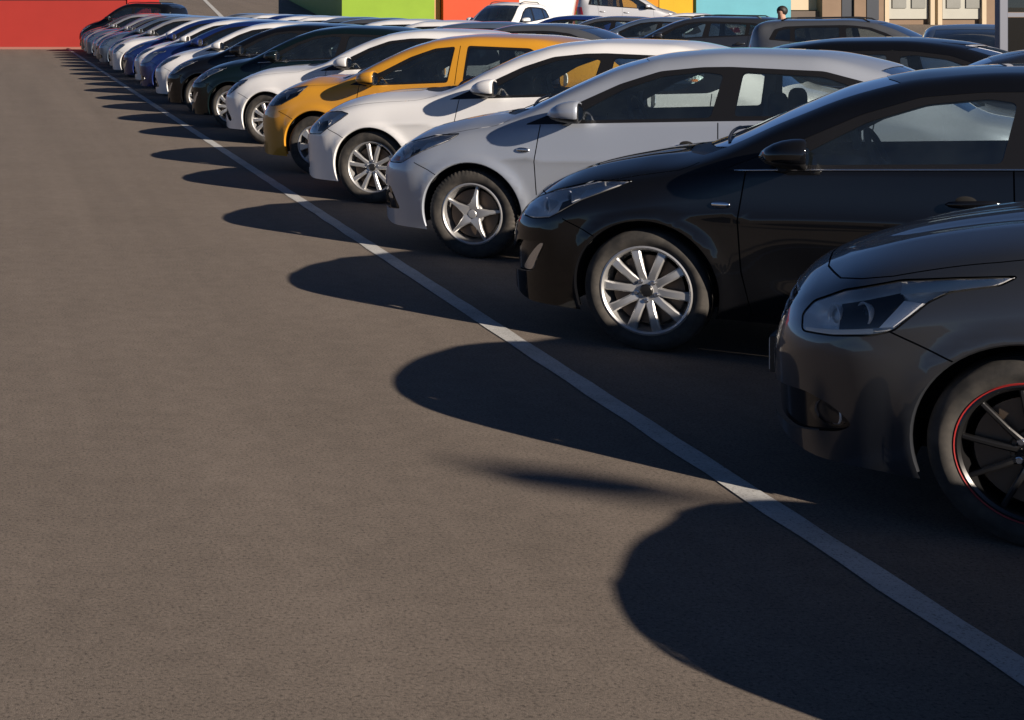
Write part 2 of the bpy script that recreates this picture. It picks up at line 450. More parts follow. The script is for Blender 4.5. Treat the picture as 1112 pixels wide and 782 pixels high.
def make_rim(style, rr):
    """front face looks along -y; the wheel centre is the origin."""
    bm = bmesh.new(); f = -0.085
    lathe(bm, [(rr, f + 0.012), (rr + 0.003, f), (rr - 0.006, f - 0.004), (rr - 0.016, f + 0.004), (rr - 0.02, f + 0.03), (rr - 0.035, f + 0.08), (rr - 0.03, 0.08)], 64)
    sp = style['spokes']; r1 = rr - 0.012
    angs = []
    for k in range(style['n']):
        a0 = 2 * math.pi * k / style['n'] + style.get('rot', 0)
        if style.get('pair'): angs += [(a0 - style['pair'], 0), (a0 + style['pair'], 1)]
        else: angs.append((a0, 0))
    for a, alt in angs:
        rows = []
        for (r, hwid, y) in sp:
            r = min(r, 1.0) * r1
            hw = hwid; ch = min(0.007, hw * 0.5)
            sec = [(-hw, 0.03), (-hw, ch), (-hw + ch, 0), (hw - ch, 0), (hw, ch), (hw, 0.03)]
            if style.get('groove'): sec = [(-hw, 0.03), (-hw, ch), (-hw + ch, 0), (-hw * 0.25, 0.0), (0, 0.009), (hw * 0.25, 0.0), (hw - ch, 0), (hw, ch), (hw, 0.03)]
            row = []
            for t, dy in sec:
                ca, sa = math.cos(a), math.sin(a)
                row.append(bm.verts.new((r * ca - t * sa, f + y + dy, r * sa + t * ca)))
            rows.append(row)
        for A, B in zip(rows, rows[1:]):
            for i in range(len(A) - 1):
                bm.faces.new((A[i], A[i + 1], B[i + 1], B[i]))
    hr = style.get('hub', 0.07)
    lathe(bm, [(hr, f + 0.06), (hr, f + 0.028), (hr * 0.9, f + 0.018), (0.034, f + 0.016), (0.033, f + 0.010)], 40)
    bmesh.ops.recalc_face_normals(bm, faces=bm.faces)
    return bm
def make_cap(r=0.031):
    bm = bmesh.new(); lathe(bm, [(r, -0.055), (r, -0.079), (r * 0.85, -0.083), (r * 0.3, -0.084), (0.0005, -0.084)], 28); return bm
def make_nut():
    bm = bmesh.new(); lathe(bm, [(.012, -0.06), (.012, -0.073), (.009, -0.074), (.009, -0.08), (0.0005, -0.08)], 10); return bm
def make_brake(R):
    bm = bmesh.new()
    lathe(bm, [(R, 0.0), (R, -0.02), (0.075, -0.02), (0.07, -0.045), (0.0005, -0.045)], 40)
    return bm
RIMS = {
 'ten': dict(n=5, pair=0.30, spokes=[(0.18, 0.025, 0.022), (0.45, 0.020, 0.006), (0.8, 0.0215, 0.004), (0.97, 0.025, 0.012)], hub=0.066, rot=0.27, mat='alloy', back='hl_dark', cap='alloy_black'),
 'star': dict(n=5, spokes=[(0.15, 0.05, 0.006), (0.30, 0.032, 0.0), (0.6, 0.0165, 0.004), (0.97, 0.010, 0.016)], hub=0.075, rot=0.15, mat='alloy', cap='alloy'),
 'blade': dict(n=5, pair=0.26, spokes=[(0.16, 0.020, 0.018), (0.5, 0.016, 0.004), (0.97, 0.020, 0.006)], hub=0.06, rot=0.3, mat='alloy', cap='alloy_dark'),
 'cover': dict(n=7, spokes=[(0.2, 0.03, 0.0), (0.5, 0.024, -0.006), (0.97, 0.042, 0.004)], hub=0.085, rot=0.2, mat='alloy', cap='alloy'),
 'thin': dict(n=10, spokes=[(0.15, 0.012, 0.016), (0.5, 0.009, 0.0), (0.97, 0.008, 0.008)], hub=0.058, rot=0.25, mat='alloy_black', cap='alloy_black', ring=True),
}
MESHES = {}
def shared(key, fn, material, smooth=True, sharp=35):
    if key not in MESHES:
        me = bpy.data.meshes.new(key[0] if isinstance(key, tuple) else key); bm = fn(); bm.normal_update(); bm.to_mesh(me); bm.free()
        if smooth:
            me.polygons.foreach_set('use_smooth', [True] * len(me.polygons)); me.set_sharp_from_angle(angle=rad(sharp))
        if material is not None: me.materials.append(material)
        MESHES[key] = me
    return MESHES[key]
def add_wheel(root, x, y, z, style, R, rr, wd, far, winter=False, turn=0.0):
    st = RIMS[style]
    hub = link('wheel', shared(('wheel', rr), lambda: make_brake(rr * 0.78), M['disc']), root)
    hub.location = (x, y, z); hub.rotation_euler = (0, random.uniform(0, 1.2) if style != 'star' else 0, (math.pi if far else 0) + turn)
    link('tyre', shared(('tyre', R, rr, wd, winter), lambda: make_tyre(R, rr, wd, winter), M['tyre'], sharp=60), hub)
    link('rim', shared(('rim', style, rr), lambda: make_rim(st, rr), M[st['mat']], sharp=30), hub)
    link('hub_cap', shared(('hub_cap', st['cap']), make_cap, M[st['cap']]), hub)
    for k in range(5):
        nu = link('wheel_nut', shared(('wheel_nut',), make_nut, M['satin']), hub); a = 2 * math.pi * k / 5 + .3
        nu.location = (.052 * math.cos(a), 0, .052 * math.sin(a))
    if st.get('ring'):
        def rb():
            b = bmesh.new(); lathe(b, [(rr - 0.004, -0.084), (rr + 0.004, -0.088), (rr + 0.007, -0.084), (rr + 0.007, -0.078)], 64); return b
        link('rim_stripe', shared(('rim_stripe', rr), rb, M['red_ring']), hub)
    return hub

# ------------------------------------------------------------------ small parts
def make_mirror(s=1.0):
    bm = bmesh.new(); rows = []; n = 28
    f = lambda v, e: math.copysign(abs(v) ** e, v)
    for x, wy, zt, zb in ((-.118, .012, -.008, -.024), (-.112, .045, .014, -.036), (-.095, .072, .032, -.046), (-.06, .095, .054, -.056), (-.02, .108, .070, -.063), (.025, .115, .080, -.068), (.06, .116, .083, -.070), (.078, .114, .082, -.069), (.086, .106, .075, -.062), (.080, .098, .066, -.054)):
        zc, hz = (zt + zb) / 2, (zt - zb) / 2
        rows.append([bm.verts.new((x - .012 * f(math.cos(a), .7), wy * f(math.cos(a), .75), zc + hz * f(math.sin(a), .75))) for a in [2 * math.pi * k / n for k in range(n)]])
    for A, B in zip(rows, rows[1:]):
        for k in range(n):
            fc = bm.faces.new((A[k], A[(k + 1) % n], B[(k + 1) % n], B[k]))
            if sum(v.co.z for v in fc.verts) / 4 < -.028: fc.material_index = 1
    bm.faces.new(rows[0]); bm.faces.new(rows[-1]).material_index = 1
    bmesh.ops.recalc_face_normals(bm, faces=bm.faces)
    return bm
def make_mirror_arm():
    bm = bmesh.new()
    tube(bm, [(-0.05, 0.22, -0.085), (-0.04, 0.13, -0.08), (-0.02, 0.05, -0.062), (-0.02, 0.0, -0.05)], [0.03, 0.03, 0.034, 0.034], 10)
    for v in bm.verts: v.co.z = -0.07 + (v.co.z + 0.07) * 0.75
    return bm
def make_mirror_glass():
    bm = bmesh.new(); n = 24
    vs = [bm.verts.new((0.0815, 0.095 * math.copysign(abs(math.cos(a)) ** 0.7, math.cos(a)), 0.006 + 0.058 * math.copysign(abs(math.sin(a)) ** 0.7, math.sin(a)))) for a in [2 * math.pi * k / n for k in range(n)]]
    bm.faces.new(vs); return bm
def make_handle():
    bm = bmesh.new()
    n = 15; rows = []
    for i in range(n):
        t = -1 + 2 * i / (n - 1); x = t * 0.115; ww = 0.017 * (1 - abs(t) ** 4) ** 0.5 + 0.001
        off = -0.034 * (1 - abs(t) ** 3) - 0.002
        rows.append([bm.verts.new((x, off + 0.009 * math.cos(a), ww * math.sin(a) + 0.004 * t)) for a in [2 * math.pi * k / 10 for k in range(10)]])
    for A, B in zip(rows, rows[1:]):
        for k in range(10): bm.faces.new((A[k], A[(k + 1) % 10], B[(k + 1) % 10], B[k]))
    return bm
def make_handle_cup():
    bm = bmesh.new(); ball(bm, (-0.03, 0.0, 0.004), (0.055, 0.012, 0.032), 20); return bm
def make_seat():
    bm = bmesh.new()
    bx(bm, -0.26, 0.26, -0.25, 0.25, 0.30, 0.50, 0.06)
    b2 = bmesh.new(); bx(b2, -0.07, 0.07, -0.24, 0.24, 0.0, 0.62, 0.06)
    b2.transform(Matrix.Translation((0.26, 0, 0.42)) @ Matrix.Rotation(rad(18), 4, 'Y')); me = bpy.data.meshes.new('t'); b2.to_mesh(me); b2.free(); bm.from_mesh(me); bpy.data.meshes.remove(me)
    return bm
def make_headrest():
    bm = bmesh.new(); ball(bm, (0, 0, 0), (0.055, 0.135, 0.095), 18, 0.7)
    tube(bm, [(0, -0.06, -0.08), (-0.02, -0.06, -0.17)], 0.007, 6); tube(bm, [(0, 0.06, -0.08), (-0.02, 0.06, -0.17)], 0.007, 6); return bm
def make_bench():
    bm = bmesh.new()
    bx(bm, -0.25, 0.25, -0.62, 0.62, 0.32, 0.52, 0.06)
    b2 = bmesh.new(); bx(b2, -0.07, 0.07, -0.62, 0.62, 0.0, 0.55, 0.06)
    b2.transform(Matrix.Translation((0.25, 0, 0.44)) @ Matrix.Rotation(rad(20), 4, 'Y')); me = bpy.data.meshes.new('t'); b2.to_mesh(me); b2.free(); bm.from_mesh(me); bpy.data.meshes.remove(me)
    for y in (-0.38, 0.38): ball(bm, (0.45, y, 1.02), (0.05, 0.12, 0.08), 14, 0.7)
    return bm
def make_steering():
    bm = bmesh.new(); R = 0.185; n = 40; rows = []
    for i in range(n):
        a = 2 * math.pi * i / n
        rows.append([bm.verts.new((0.016 * math.sin(b), (R + 0.016 * math.cos(b)) * math.cos(a), (R + 0.016 * math.cos(b)) * math.sin(a))) for b in [2 * math.pi * k / 8 for k in range(8)]])
    for i in range(n):
        A, B = rows[i], rows[(i + 1) % n]
        for k in range(8): bm.faces.new((A[k], A[(k + 1) % 8], B[(k + 1) % 8], B[k]))
    ball(bm, (-0.01, 0, -0.01), (0.03, 0.075, 0.06), 14)
    for a in (0.0, math.pi, -math.pi / 2): tube(bm, [(0, 0, 0), (0, R * math.cos(a), R * math.sin(a))], 0.013, 6)
    tube(bm, [(-0.03, 0, 0), (-0.25, 0, -0.0)], 0.03, 8)
    bm.transform(Matrix.Rotation(rad(-22), 4, 'Y')); return bm
def make_wiper(L=0.6):
    bm = bmesh.new(); tube(bm, [(0, 0, 0), (0.02, L * 0.5, 0.03), (0.03, L, 0.02)], 0.008, 6)
    tube(bm, [(0.04, L * 0.25, 0.03), (0.05, L * 1.25, 0.02)], 0.006, 6); return bm
def lamp_bulb(r):
    bm = bmesh.new()      # projector barrel opening toward -x
    lathe(bm, [(r * 0.6, 0.05), (r, 0.0), (r * 1.12, -0.012), (r * 1.02, -0.016), (r * 0.9, -0.008), (r * 0.8, 0.01)], 24, 'x'); return bm
def lamp_eye(r):
    bm = bmesh.new(); ball(bm, (0.012, 0, 0), (0.03, r * 0.8, r * 0.8), 16); return bm

# ------------------------------------------------------------------ car kinds
def remap(pts, f): return [f(*p) for p in pts]
def kind_params(kind):
    hatch = kind in ('A', 'D', 'E', 'F', 'W')
    xt = 3.34 if hatch else 3.52
    p = dict(xn=-0.83, xt=xt, hw=0.865, wb=2.58, hz=0.315, Ra=0.357, cowl=0.25, tailx=2.75, Rt=0.310, rr=0.226, tw=0.195, hatch=hatch)
    p['zb'] = [(-.83, .43), (-.815, .33), (-.76, .225), (-.6, .175), (-.35, .175), (0, .2), (.4, .2), (2.2, .2), (2.9, .24), (xt - .12, .30), (xt - .02, .42), (xt, .52)]
    p['zs'] = [(-.83, .445), (-.80, .50), (-.74, .575), (-.6, .655), (-.4, .735), (-.1, .825), (.226, .893), (.6, .948), (1.6, 1.005), (2.5, 1.06)]
    p['zr'] = [(-.83, .46), (-.80, .545), (-.74, .64), (-.6, .75), (-.43, .83), (-.1, .92), (.2, .968), (.32, 1.01), (.62, 1.165), (.968, 1.322), (1.21, 1.392), (1.63, 1.437), (2.1, 1.43)]
    p['zt'] = [(-.83, .48), (-.805, .59), (-.75, .69), (-.66, .775), (-.43, .885), (-.1, .972), (.1, 1.012), (.25, 1.07), (.62, 1.255), (.9, 1.375), (1.21, 1.445), (1.63, 1.475), (2.1, 1.465)]
    p['e'] = [(-.83, .10), (-.6, .20), (-.4, .20), (0, .15), (.25, .09), (.62, .12), (1, .18), (1.5, .205), (2.3, .21), (2.8, .2), (3.1, .10), (xt, .1)]
    if hatch:
        p['zs'] += [(2.85, 1.04), (xt - .2, .93), (xt - .06, .75), (xt, .54)]
        p['zr'] += [(2.5, 1.375), (2.8, 1.27), (3.05, 1.09), (xt - .12, .95), (xt - .04, .78), (xt, .56)]
        p['zt'] += [(2.5, 1.42), (2.85, 1.33), (3.1, 1.13), (xt - .12, .98), (xt - .03, .80), (xt, .58)]
    else:
        p['zs'] += [(2.85, 1.02), (3.2, .975), (3.42, .88), (xt - .03, .7), (xt, .54)]
        p['zr'] += [(2.47, 1.345), (2.8, 1.19), (3.02, 1.085), (3.2, 1.05), (3.42, .985), (xt - .03, .8), (xt, .56)]
        p['zt'] += [(2.47, 1.40), (2.8, 1.26), (3.05, 1.115), (3.2, 1.085), (3.42, 1.02), (xt - .03, .84), (xt, .58)]
    # the near-side outlines
    p['glass'] = [[(.64, .985), (1.56, 1.04), (1.615, 1.315), (1.5, 1.33), (1.25, 1.297), (1.0, 1.205), (.80, 1.085)]]
    p['rglass'] = [[(1.69, 1.05), (2.22, 1.078), (2.30, 1.10), (2.44, 1.19), (2.40, 1.265), (2.22, 1.322), (1.72, 1.332)]]
    p['quarter'] = []
    p['dlo'] = [(.36, .945), (.62, .962), (1.57, 1.017), (2.48, 1.065), (2.62, 1.13), (2.52, 1.265), (2.2, 1.35), (1.65, 1.366), (1.48, 1.36), (1.22, 1.328), (.97, 1.238), (.70, 1.10)]
    p['door'] = [(.475, .95), (.44, .70), (.455, .45), (.50, .235), (1.58, .235), (1.62, .50), (1.605, 1.03), (1.2, 1.05), (.7, 1.02)]
    p['rdoor'] = [(1.605, 1.03), (1.62, .50), (1.58, .235), (2.08, .235), (2.16, .42), (2.30, .64), (2.46, .78), (2.51, 1.07), (2.0, 1.08)]
    p['gaps'] = [[(.475, .95), (.44, .70), (.455, .45), (.50, .235), (1.58, .235), (1.62, .50), (1.607, 1.01)], [(1.58, .235), (2.08, .235), (2.16, .42), (2.30, .64), (2.46, .78), (2.505, 1.062)]]
    p['seam'] = [(-.42, .645), (-.31, .60), (-.24, .565)]
    p['bumper'] = [(-.9, 0), (-.33, 0), (-.38, .35), (-.24, .565), (-.31, .60), (-.42, .645), (-.60, .630), (-.72, .60), (-.9, .56)]
    p['hl'] = [(-.69, .68), (-.685, .63), (-.60, .627), (-.492, .644), (-.325, .749), (-.139, .832), (-.068, .863), (-.265, .846), (-.5, .777), (-.62, .725)]
    p['hlx'] = [('chrome', [(-.345, .752), (-.126, .841), (-.233, .825), (-.31, .80)]), ('dark', [(-.47, .675), (-.44, .685), (-.385, .735), (-.41, .765), (-.455, .745)])]
    p['bulbs'] = [(-.565, .69, .042), (-.43, .745, .036)]
    p['fog'] = [(-.80, .40), (-.72, .495), (-.60, .505), (-.515, .515), (-.575, .40), (-.60, .34), (-.80, .31)]
    p['foglight'] = [(-.68, .345), (-.62, .43), (-.555, .500), (-.525, .506), (-.575, .42), (-.61, .345)]
    p['grille'] = [(0.0, .53), (.40, .55), (.52, .615), (.50, .66), (0, .645)]
    p['lower'] = [(0, .24), (.42, .24), (.50, .30), (.42, .42), (0, .43)]
    p['mirror'] = (.68, 1.045, .11); p['repeat'] = (.363, .775); p['handle'] = (1.45, .852); p['rhandle'] = (2.33, .89)
    p['handlemat'] = 'paint'; p['rim'] = 'ten'; p['pillar'] = 'black'; p['tall'] = 1.0; p['dlomat'] = 'gloss_black'
    p['wind'] = [(.36, .785), (.70, .785), (1.12, .79), (1.04, .88), (.98, 1.03), (.16, 1.03), (.20, .90), (.27, .83)]
    p['cowlp'] = [(.24, .782), (.36, .785), (.27, .83), (.20, .90), (.16, 1.03), (.05, 1.03), (.09, .90), (.15, .83)]
    p['rwind'] = [(2.62, .80), (2.98, .80), (3.03, 1.03), (2.70, 1.03)] if hatch else [(2.50, .795), (2.98, .80), (3.03, 1.03), (2.58, 1.03)]
    if kind == 'A': p['qn'] = 3.0
    p['hoodgap'] = [(-.665, 1.03), (-.665, .93), (-.645, .80), (-.56, .69), (-.40, .645), (-.1, .635), (.15, .655), (.24, .72)]
    if kind == 'B':
        p['hl'] = [(-.735, .635), (-.648, .625), (-.528, .636), (-.438, .688), (-.347, .735), (-.171, .812), (-.103, .862), (-.299, .838), (-.519, .775), (-.66, .715)]
        p['hlx'] = [('chrome', [(-.382, .728), (-.171, .815), (-.212, .820), (-.34, .785)]), ('amber', [(-.64, .64), (-.56, .645), (-.55, .675), (-.62, .68)]), ('dark', [(-.49, .675), (-.455, .69), (-.41, .735), (-.41, .765), (-.48, .735)])]
        p['bulbs'] = [(-.60, .695, .036), (-.49, .72, .034)]
        p['fog'] = [(-.745, .455), (-.648, .457), (-.60, .38), (-.548, .298), (-.70, .283), (-.755, .30)]
        p['foglight'] = [(-.69, .40), (-.64, .40), (-.62, .365), (-.68, .36)]
        p['grille'] = [(0, .36), (.44, .38), (.58, .60), (.50, .655), (0, .66)]
        p['lower'] = [(0, .22), (.4, .22), (.42, .30), (0, .31)]
        p['rim'] = 'star'; p['handlemat'] = 'chrome'; p['rr'] = 0.214
        p['rglass'] = [[(1.70, 1.055), (2.22, 1.08), (2.42, 1.20), (2.34, 1.27), (2.2, 1.315), (1.73, 1.335)]]
    if kind in ('C', 'K'):
        s = .34
        def sh(x): return x if x < -.1 else (x + s * (x + .1) / .35 if x < .25 else x + s)
        for k in ('zb', 'zs', 'zr', 'zt', 'e'): p[k] = [(sh(x), z) for x, z in p[k]]
        for k in ('glass', 'rglass', 'gaps'): p[k] = [[(sh(x), z) for x, z in q] for q in p[k]]
        for k in ('dlo', 'door', 'rdoor', 'wind', 'cowlp', 'rwind', 'hoodgap'): p[k] = [(sh(x), z) for x, z in p[k]]
        p['gaps'][0] = [(.80, .955), (.755, .70), (.76, .45), (.80, .235)] + p['gaps'][0][4:]
        p['door'] = [(.80, .955), (.755, .70), (.76, .45), (.80, .235)] + p['door'][4:]
        p['gaps'][1] = p['gaps'][1][:1] + [(2.48, .235), (2.53, .42), (2.66, .66), (2.82, .80), (2.845, 1.062)]
        p['rdoor'] = p['rdoor'][:3] + [(2.48, .235), (2.53, .42), (2.66, .66), (2.82, .80), (2.85, 1.07), (2.34, 1.08)]
        p.update(xt=xt + s, wb=2.80, cowl=.25 + s, tailx=3.1, hw=.90, Rt=.322, rr=.230, tw=.215, hz=.322)
        p['mirror'] = (1.06, 1.055, .115); p['repeat'] = None; p['handle'] = (1.74, .87); p['rhandle'] = (2.62, .91); p['rim'] = 'blade'
        p['hl'] = [(-.735, .69), (-.60, .755), (-.50, .785), (-.305, .806), (-.217, .790), (-.288, .735), (-.40, .662), (-.497, .594), (-.74, .575)]
        p['hlx'] = [('chrome', [(-.40, .69), (-.30, .745), (-.245, .785), (-.31, .785), (-.37, .74)]), ('dark', [(-.58, .615), (-.50, .625), (-.43, .69), (-.45, .74), (-.55, .72)])]
        p['bulbs'] = [(-.60, .655, .04), (-.47, .69, .036)]
        p['fog'] = [(-.76, .25), (-.80, .32), (-.76, .37), (-.69, .34), (-.68, .27)]
        p['foglight'] = [(-.755, .275), (-.77, .32), (-.745, .345), (-.71, .325), (-.71, .28)]
        p['grille'] = [(0, .30), (.40, .32), (.56, .58), (.52, .66), (0, .68)]
        p['lower'] = [(0, .20), (.4, .20), (.42, .24), (0, .25)]
        p['dlomat'] = 'gloss_black'
    if kind == 'K':
        p['fog'] = [(-.78, .455), (-.66, .46), (-.60, .40), (-.535, .30), (-.565, .265), (-.63, .30), (-.66, .36), (-.78, .36)]
        p['foglight'] = [(-.72, .42), (-.67, .425), (-.66, .385), (-.715, .38)]; p['rim'] = 'ten'
        p['hl'] = [(-.72, .685), (-.60, .745), (-.47, .785), (-.30, .815), (-.33, .77), (-.47, .675), (-.58, .615), (-.73, .60)]
        p['hlx'] = [('dark', [(-.62, .64), (-.50, .67), (-.38, .76), (-.46, .77), (-.60, .72)])]
    if kind == 'D':
        up = lambda x, z: (x, z + (.045 if x < .1 and z > .6 else 0) * min(1, (z - .6) / .15 if z > .6 else 0) * (1 if x < -.1 else max(0, 1 - (x + .1) / .35)))
        for k in ('zs', 'zr', 'zt'): p[k] = remap(p[k], up)
        p['hl'] = [(-.70, .775), (-.574, .80), (-.369, .875), (-.22, .905), (-.118, .921), (-.208, .816), (-.405, .713), (-.583, .69), (-.70, .69)]
        p['hlx'] = [('dark', [(-.56, .71), (-.41, .735), (-.24, .82), (-.20, .89), (-.37, .86), (-.55, .79)])]
        p['bulbs'] = [(-.53, .755, .036), (-.40, .79, .036)]
        p['glass'] = [[(.62, .965), (1.385, 1.015), (1.41, 1.325), (1.25, 1.308), (1.0, 1.215), (.78, 1.075)]]
        p['rglass'] = [[(1.57, 1.025), (2.16, 1.055), (2.20, 1.27), (2.12, 1.322), (1.57, 1.338)]]
        p['quarter'] = [[(2.19, 1.06), (2.36, 1.09), (2.28, 1.23), (2.22, 1.275)]]
        p['dlo'] = [(.36, .945), (.62, .945), (1.40, .995), (1.425, 1.352), (1.22, 1.33), (.97, 1.238), (.70, 1.09)]
        p['dlo2'] = [(1.55, 1.003), (2.2, 1.04), (2.43, 1.075), (2.30, 1.27), (2.17, 1.345), (1.55, 1.362)]
        p['door'] = [(.475, .95), (.44, .70), (.455, .45), (.50, .235), (1.42, .235), (1.46, .50), (1.475, 1.0), (1.475, 1.36), (1.42, 1.356), (1.2, 1.33), (.7, 1.02)]
        p['rdoor'] = [(1.475, 1.36), (1.475, 1.0), (1.46, .50), (1.42, .235), (2.02, .235), (2.12, .42), (2.28, .64), (2.42, .78), (2.44, 1.08), (2.2, 1.36)]
        p['gaps'] = [[(.475, .95), (.44, .70), (.455, .45), (.50, .235), (1.42, .235), (1.46, .50), (1.475, 1.0), (1.475, 1.36)], [(1.42, .235), (2.02, .235), (2.12, .42), (2.28, .64), (2.42, .78), (2.435, 1.06)]]
        p['fog'] = [(-.76, .28), (-.77, .38), (-.69, .42), (-.66, .33), (-.70, .27)]
        p['foglight'] = [(-.73, .31), (-.735, .36), (-.70, .37), (-.69, .32)]
        p['mirror'] = (.60, 1.02, .11); p['handle'] = (1.27, .86); p['rhandle'] = (2.2, .89); p['repeat'] = None
        p['rim'] = 'cover'; p['rr'] = .205; p['pillar'] = 'paint'
        p['grille'] = [(0, .55), (.45, .58), (.55, .64), (.5, .69), (0, .70)]
    if kind == 'E':
        nose = lambda x, z: ((x - .05 * max(0, min(1, (-x - .3) / .45))), z)
        for k in ('zb', 'zs', 'zr', 'zt', 'e'): p[k] = remap(p[k], nose)
        p['xn'] = -.88; p['qn'] = 3.0; p['Ln'] = .60
        def up(x, z):
            return (x, z + (.042 + .004 * max(0, min(1, (-x - .35) / .3))) * (1 if x < 0 else max(0, 1 - x / .9)) * min(1, max(0, (z - .52) / .12)))
        for k in ('zr', 'zt'): p[k] = remap(p[k], up)
        p['zs'] = remap(p['zs'], lambda x, z: (x, z + .03 * (1 if x < 0 else max(0, 1 - x / .9)) * min(1, max(0, (z - .6) / .15))))
        p['hl'] = [(-.715, .665), (-.71, .612), (-.60, .622), (-.468, .644), (-.403, .67), (-.302, .774), (-.241, .812), (-.097, .848), (-.047, .88), (-.217, .857), (-.39, .828), (-.571, .77), (-.68, .712)]
        p['hlx'] = [('drl', [(-.70, .628), (-.70, .615), (-.60, .626), (-.468, .650), (-.468, .667), (-.60, .642)]),
                    ('chrome', [(-.389, .788), (-.25, .815), (-.097, .852), (-.06, .875), (-.217, .852), (-.389, .820)]),  # upper strip, a painted sky glint on the lens
                    ('blue', [(-.45, .672), (-.405, .68), (-.312, .768), (-.376, .77), (-.403, .734)]),
                    ('dark', [(-.60, .645), (-.46, .672), (-.41, .735), (-.38, .772), (-.40, .81), (-.60, .74)])]
        p['bulbs'] = [(-.63, .675, .040), (-.53, .70, .040)]
        p['fog'] = [(-.845, .385), (-.70, .405), (-.60, .375), (-.532, .322), (-.579, .288), (-.752, .25), (-.845, .265)]
        p['foglight'] = [(-.66, .385), (-.60, .358), (-.555, .322), (-.59, .303), (-.66, .298), (-.69, .34)]
        p['seam'] = [(-.42, .665), (-.33, .63), (-.22, .585)]
        p['bumper'] = [(-.9, 0), (-.33, 0), (-.38, .35), (-.22, .585), (-.33, .63), (-.42, .665), (-.47, .645), (-.62, .615), (-.72, .60), (-.9, .60)]
        p['grille'] = [(0, .58), (.46, .59), (.53, .64), (.50, .71), (0, .735)]
        p['lower'] = [(0, .26), (.45, .26), (.50, .32), (.44, .43), (0, .44)]
        p['hoodgap'] = [(-.70, 1.03), (-.695, .93), (-.67, .82), (-.60, .72), (-.52, .68), (-.42, .655), (-.1, .64), (.15, .66), (.24, .72)]
        p['rim'] = 'thin'; p['rr'] = .226; p['hl_chrome_clear'] = True
    if kind in ('F', 'W'):
        kz = 1.36 if kind == 'F' else 1.04; ev = lambda z: .44 + (z - .44) / 1.33 * kz if z > .44 else z
        t3 = lambda q: [(x, ev(z)) for x, z in q]
        for k in ('zs', 'zr', 'zt'): p[k] = remap(p[k], lambda x, z: (x, (.44 + (z - .44) * kz)))
        p['zb'] = remap(p['zb'], lambda x, z: (x, z + .05))
        g = lambda q: [(x, .44 + (z - .44) * kz if z > .44 else z) for x, z in q]
        for k in ('glass', 'rglass', 'gaps', 'quarter'): p[k] = [g(q) for q in p[k]]
        for k in ('dlo', 'door', 'rdoor', 'hl', 'bumper', 'seam'): p[k] = g(p[k])
        p['hlx'] = []; p['fog'] = g(p['fog']); p['foglight'] = g(p['foglight'])
        p['zr'] = [(x, z) for x, z in p['zr'] if x < 2.2] + t3([(2.6, 1.745), (2.95, 1.70), (3.14, 1.60), (3.25, 1.20), (3.31, .9)]) + [(xt, .62)]
        p['zt'] = [(x, z) for x, z in p['zt'] if x < 2.2] + t3([(2.6, 1.80), (2.98, 1.76), (3.17, 1.65), (3.27, 1.22), (3.31, .95)]) + [(xt, .64)]
        p['zs'] = [(x, z) for x, z in p['zs'] if x < 2.6] + t3([(2.9, 1.27), (3.1, 1.24), (3.25, 1.1), (3.31, .85)]) + [(xt, .60)]
        p['dlo'] = p['dlo'][:3] + t3([(2.5, 1.28), (2.86, 1.32), (2.78, 1.56), (2.6, 1.63), (2.2, 1.655)]) + p['dlo'][7:]
        p['quarter'] = [t3([(2.50, 1.31), (2.76, 1.34), (2.70, 1.54), (2.52, 1.59)])]
        p['rglass'] = [t3([(1.69, 1.25), (2.42, 1.30), (2.44, 1.59), (2.2, 1.61), (1.72, 1.62)])]
        p['rwind'] = [(2.99, .80), (3.14, .80), (3.20, 1.03), (3.05, 1.03)]
        p.update(hw=.90, hz=.345, Ra=.39, Rt=.345, rr=.225, tw=.215)
        p['mirror'] = (.68, ev(1.255), .12); p['repeat'] = None; p['handle'] = (1.45, ev(1.02)); p['rhandle'] = (2.33, ev(1.06)); p['bulbs'] = [(-.56, ev(.77), .045)]
        p['rim'] = 'blade'; p['tall'] = 1.2 if kind == 'F' else 1.0; p['rails'] = True
    return p

